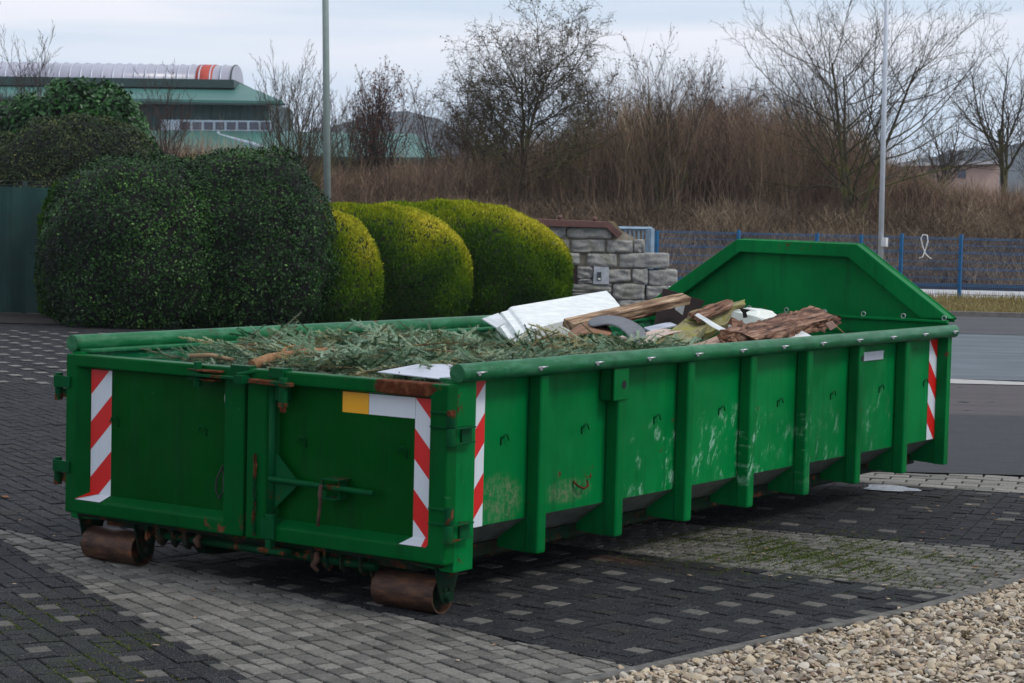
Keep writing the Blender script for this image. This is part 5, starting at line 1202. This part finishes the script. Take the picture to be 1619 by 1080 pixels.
def scrub(name, label, cat, N_, smin, smax, qmin, qmax, h0, h1, mat, seed, w=.008, sub=3, bend=.25, hmod=None, seg=4):
    """thickets of thin ribbons growing from the terrain"""
    rg = np.random.default_rng(seed); s = rg.uniform(smin, smax, N_); q = rg.uniform(qmin, qmax, N_)
    cl = np.array([mnoise.noise(Vector((a*.35, b_*.5, seed))) for a, b_ in zip(s, q)])
    h = rg.uniform(h0, h1, N_)*(1+.35*cl)
    if hmod is not None: h *= np.array([hmod(a, b_) for a, b_ in zip(s, q)])
    t_ = np.clip((q-61)/10, 0, 1); z = 1.75*t_*t_*(3-2*t_)-.08
    B = np.stack([CAM[0]+s*RD[0]+q*FD[0], CAM[1]+s*RD[1]+q*FD[1], z], 1)
    d = rg.normal(0, bend, (N_, 3)); d[:, 2] = 1; d /= np.linalg.norm(d, axis=1)[:, None]
    St = [(B, d, h, np.full(N_, w))]
    for k in range(sub):
        t = rg.uniform(.2, .85, N_); dd = d+rg.normal(0, .55, (N_, 3)); dd[:, 2] = np.abs(dd[:, 2])*.7+.1; dd /= np.linalg.norm(dd, axis=1)[:, None]
        St.append((B+d*(h*t)[:, None], dd, h*rg.uniform(.25, .6, N_), np.full(N_, w*.6)))
    V = []; F = []; R = []; base = 0; r_ = rg.random(N_); rc_ = np.clip(r_*.75+cl*.6+.12, 0, 1)
    for (b_, dd, hh, ww) in St:
        n = len(b_); a = rg.uniform(0, 6.28, n); side = np.stack([np.cos(a), np.sin(a), np.zeros(n)], 1); cur = rg.normal(0, bend*.9, (n, 3)); cur[:, 2] = -np.abs(cur[:, 2])*.6
        rows = []
        for i in range(seg):
            t = i/(seg-1); p = b_+dd*(hh*t)[:, None]+cur*(hh*t*t)[:, None]*.6; wv_ = side*(ww*(1-.75*t))[:, None]; rows += [p-wv_, p+wv_]
        V.append(np.stack(rows, 1).reshape(-1, 3)); i0 = base+np.arange(n)[:, None]*2*seg
        for i in range(seg-1): F.append(i0+np.array([2*i, 2*i+1, 2*i+3, 2*i+2])[None])
        R.append(np.repeat(rc_, 2*seg)); base += n*2*seg
    tag(npmesh(name, np.concatenate(V), np.concatenate(F), mat, rnd=np.concatenate(R)), label, cat, kind='stuff')
M_scrub = leafmat('reddish_brown_twigs', [(0, (.055, .033, .026)), (.4, (.17, .112, .078)), (.75, (.30, .20, .14)), (1, (.36, .30, .17))], .9, 0, .1)
M_bram = leafmat('dead_bramble_stems', [(0, (.035, .024, .018)), (.35, (.10, .066, .044)), (.7, (.20, .145, .095)), (1, (.36, .28, .19))], .9, 0, .1)
def hm(s, q):
    px = s/q*FPX+809.5
    return float(np.interp(px, [-100, 400, 520, 700, 860, 1000, 1200, 1330, 1420, 1500, 1700], [.8, .8, .55, .7, 1.0, 1.55, 1.5, 1.3, .78, .52, .5]))
scrub('thicket', 'reddish-brown winter scrub thicket behind the fence', 'thicket', 20000, -22, 23, 72, 86, 1.8, 3.1, M_scrub, 41, .013, 6, .16, hm)
scrub('bramble_bank', 'tangled dead brambles and tall grass on the bank behind the blue fence', 'brambles', 30000, -14, 20, 60.2, 73, .5, 1.15, M_bram, 42, .011, 2, .65, None)
# dark earth bank body inside the thicket so the scrub reads dense
def bankbody():
    V = []; F = []; n = 90
    for j, (q, zz) in enumerate(((74, 1.7), (75, 2.2), (77, 2.6), (80, 2.6), (83, 1.6))):
        for i in range(n):
            s = -26+54*i/(n-1); px = s/q*FPX+809.5; k = hm(s, q)
            h = (zz-1.7)*k*(1+.5*mnoise.noise(Vector((s*.5, q*.2, 4)))); V.append(sq(s, q, 1.6+h+.12*mnoise.noise(Vector((s*2, q, 1)))))
    for j in range(4):
        for i in range(n-1): a = j*n+i; F.append((a, a+1, a+n+1, a+n))
    tag(npmesh('undergrowth', V, F, simple('dense_brown_undergrowth', (.085, .062, .045), .95, 0, .5, 3, .1), smooth=True), 'low dense brown undergrowth inside the thicket', 'undergrowth', kind='stuff')
bankbody()
# ------------------------------------------------------------------ BUILDINGS FAR BEHIND
DB = 125.0
M_groof = simple('green_roof_sheet', (.045, .15, .128), .5, 0, .12, .3); M_gwall = simple('dark_teal_corrugated_wall', (.012, .060, .055), .6, 0, .15, 1)
M_gtrim = simple('dark_green_trim', (.008, .035, .032), .5); M_frame = simple('pale_window_frame', (.42, .50, .58), .5); M_glass = simple('dark_window_glass', (.05, .06, .09), .12, 0, .3, .6)
hall = empty('industrial_hall', tuple(at(250, 300, DB)[:2])+(1.6,)); tag(hall, 'long green roofed industrial hall with barrel glazed ridge behind the hedges', 'building')
def W3(px, py, dd=0.0): return Vector(at(px, py, DB+dd))
def hp(pts, name, mat, parent=hall, th=.3, dd=0.0): b = MB(); b.prism([W3(x, y, dd) for x, y in pts], tuple(fd*th)); return part(b, name, [mat], parent)
def wall_mat():
    m, t, b = newmat('teal_corrugated_sheet'); g = G(t); o = g.obj(); v = g.map(o, (1, 1, 0), (0, 0, -YAW)); x = g.xyz(v)[0]
    s = g.math('SINE', g.math('MULTIPLY', x, 14)); g.set(b.inputs['Base Color'], g.mix(g.step(g.noise(o, .5, 3), .3, .7), (.005, .038, .036), (.009, .052, .048))); g.set(b.inputs['Normal'], g.bump(s, .8, .08)); b.inputs['Roughness'].default_value = .5; return m
M_corr = wall_mat()
wl = hp([(-260, 156), (425, 158), (425, 300), (-260, 300)], 'wall', M_corr, th=14, dd=2)
# upper roof slope
b = MB(); b.prism([W3(-260, 152, 1.0), W3(448, 164, 1.0), W3(370, 132, 7), W3(-260, 126, 7)], (0, 0, .15)); part(b, 'upper_roof', [M_groof], hall)
b = MB(); b.prism([W3(-260, 152, 1.0), W3(450, 163, 1.0), W3(450, 167, 1.0), W3(-260, 158, 1.0)], tuple(fd*.3)); part(b, 'roof_edge', [M_gtrim], hall)
# ridge with barrel glazing
hp([(-260, 117), (370, 126), (370, 139), (-260, 131)], 'ridge_base', M_gtrim, th=9, dd=4)
def barrel(x0, x1, nm, mat, off=0.0, parent=hall):
    b = MB(); pa, pb = np.array(W3(x0, 126-.014*(370-x0), 6)), np.array(W3(x1, 126-.014*(370-x1), 6)); rows = []
    for k in range(13):
        a = math.pi*k/12; o_ = fd*(2.6-(2.6+off)*math.cos(a))+np.array([0, 0, (1.05+off)*math.sin(a)])
        rows.append((pa+o_, pb+o_))
    for r0, r1 in zip(rows, rows[1:]): f = b.face([r0[0], r0[1], r1[1], r1[0]]); f.smooth = True
    b.face([r[0] for r in rows]); b.face([r[1] for r in rows][::-1]); bmesh.ops.remove_doubles(b.b, verts=b.b.verts, dist=.001); return part(b, nm, [mat], parent)
bar = barrel(-262, 368, 'barrel_glazing', simple('milky_lilac_glazing', (.33, .33, .40), .3, 0, .18, .25))
barrel(309, 335, 'red_panel', simple('red_tarp_panel', (.42, .045, .025), .6), .04)
for k in range(38):
    x = 365-17*k
    if x < -262: break
    barrel(x-1.0, x+1.0, 'glazing_rib', M_zinc if k else M_gtrim, .06, bar)
# window band and lower roofs
wf = hp([(255, 189), (428, 191), (428, 208), (255, 206)], 'window_band', M_frame, th=.3, dd=1.6)
for k in range(8):
    x = 285+18*k
    if x > 415: break
    hp([(x+1.5, 193), (x+15.5, 193.2), (x+15.5, 205), (x+1.5, 204.6)], 'window_pane', M_glass, wf, .1, 1.55)
b = MB(); b.prism([W3(150, 243, -6), W3(440, 248, -6), W3(440, 212, 1.5), W3(150, 208, 1.5)], (0, 0, .12)); part(b, 'lower_roof', [M_groof], hall)
b = MB(); b.tube([W3(345, 209, 1.2), W3(346, 214, .6), W3(400, 228, -3), W3(432, 240, -5.5)], .12, 6); part(b, 'drain_pipe', [M_frame], hall)
b = MB(); b.prism([W3(440, 250, -6), W3(700, 252, -6), W3(655, 214, 2), W3(440, 211, 2)], (0, 0, .12)); part(b, 'side_roof', [M_groof], hall)
hp([(440, 250), (740, 254), (740, 330), (440, 330)], 'lower_wall', simple('grey_rendered_wall', (.10, .095, .09), .9, 0, .15, .5), th=8, dd=-4)
hp([(440, 246), (720, 251), (720, 256), (440, 252)], 'side_roof_edge', M_gtrim, th=.3, dd=-6.3)
b = MB()
for k in range(16):
    x = 548+6*k
    if k not in (4, 5, 6): b.prism([W3(x, 261, -4.6), W3(x+3.2, 261, -4.6), W3(x+4.4, 265, -4.6), W3(x+1.2, 265, -4.6)], tuple(fd*.2))
for k in range(6): b.prism([W3(630.5, 264+6*k, -4.6), W3(635.5, 262+6*k, -4.6), W3(635.5, 265+6*k, -4.6), W3(630.5, 267+6*k, -4.6)], tuple(fd*.2))
part(b, 'striped_door_surround', [simple('cream_stripe', (.42, .37, .27), .7)], hall)
# pale house right
D4 = 120.0; hs = empty('low_house', tuple(at(1530, 300, D4)[:2])+(1.6,)); tag(hs, 'low pale pinkish building behind the scrub near the right edge', 'building')
b = MB(); b.prism([Vector(at(x, y, D4)) for x, y in ((1430, 262), (1580, 258), (1580, 345), (1430, 345))], tuple(fd*6)); part(b, 'wall', [simple('pale_pink_render', (.42, .30, .26), .9, 0, .1, .5)], hs)
b = MB(); b.prism([Vector(at(x, y, D4-.5)) for x, y in ((1425, 258), (1584, 254), (1584, 259), (1425, 263))], tuple(fd*7)); part(b, 'roof', [simple('pale_flat_roof', (.40, .40, .42), .8)], hs)
for x in (1466, 1515):
    b = MB(); b.prism([Vector(at(a, c, D4-.1)) for a, c in ((x, 268), (x+12, 268), (x+12, 281), (x, 281))], tuple(fd*.1)); part(b, 'window', [M_glass], hs)
# church spire far away
d5 = 420.0; c5 = at(1121, 300, d5); sp = empty('church_spire', (c5[0], c5[1], 1.6)); tag(sp, 'tiny faint blue-grey church spire above the trees', 'spire')
b = MB(); zt5 = at(1121, 152, d5)[2]; zm5 = at(1121, 176, d5)[2]
b.box(c5[0]-1.0, c5[0]+1.0, c5[1]-1, c5[1]+1, 1.6, zm5); part(b, 'tower', [simple('grey_tower', (.12, .14, .17), .9)], sp)
b = MB(); b.tube([(c5[0], c5[1], zm5), (c5[0], c5[1], zt5)], [1.3, .05], 4, smooth=False); part(b, 'spire_roof', [simple('blue_slate', (.10, .15, .20), .7)], sp)
# hills
def hills():
    V = []; F = []; n = 160
    prof_x = [-400, 300, 430, 480, 540, 580, 620, 660, 700, 760, 1000, 1400, 1500, 1600, 1900]; prof_y = [290, 245, 225, 208, 196, 182, 176, 180, 194, 240, 285, 262, 240, 226, 220]
    D6 = 700.0
    for j, (dd, k) in enumerate(((-90, 0), (-40, .65), (0, 1), (60, .9), (200, .2))):
        for i in range(n):
            px = -400+2300*i/(n-1); py = float(np.interp(px, prof_x, prof_y)); zt = at(px, py, D6)[2]; p = at(px, 300, D6+dd)
            z = 1.5+(zt-1.5)*k+(2.0*mnoise.noise(Vector((px*.09, j*3, 0))) if k > .5 else 0); V.append((p[0], p[1], z))
    for j in range(4):
        for i in range(n-1): a = j*n+i; F.append((a, a+1, a+n+1, a+n))
    tag(npmesh('hills', V, F, simple('hazy_wooded_hillside', (.050, .062, .070), .95, 0, .3, .05, 1), smooth=False), kind='structure')  # blue cast of distance haze is partly put into the hill colour
hills()
# ------------------------------------------------------------------ haze
m = bpy.data.materials.new('thin_haze'); m.use_nodes = True; t = m.node_tree; t.nodes.remove(t.nodes['Principled BSDF'])
pv = t.nodes.new('ShaderNodeVolumePrincipled'); pv.inputs['Color'].default_value = (.80, .86, .95, 1); pv.inputs['Density'].default_value = .00026; pv.inputs['Anisotropy'].default_value = .2
t.links.new(pv.outputs[0], t.nodes['Material Output'].inputs['Volume'])
b = MB(); b.box(-1100, 500, -60, 1200, -1.2, 75); hz = b.build('haze', [m]); tag(hz, 'thin pale winter haze over the whole scene', 'haze', kind='stuff')
# ------------------------------------------------------------------ render settings
scn.render.engine = 'CYCLES'; scn.cycles.max_bounces = 5; scn.cycles.diffuse_bounces = 3; scn.cycles.transparent_max_bounces = 4
scn.cycles.use_denoising = True
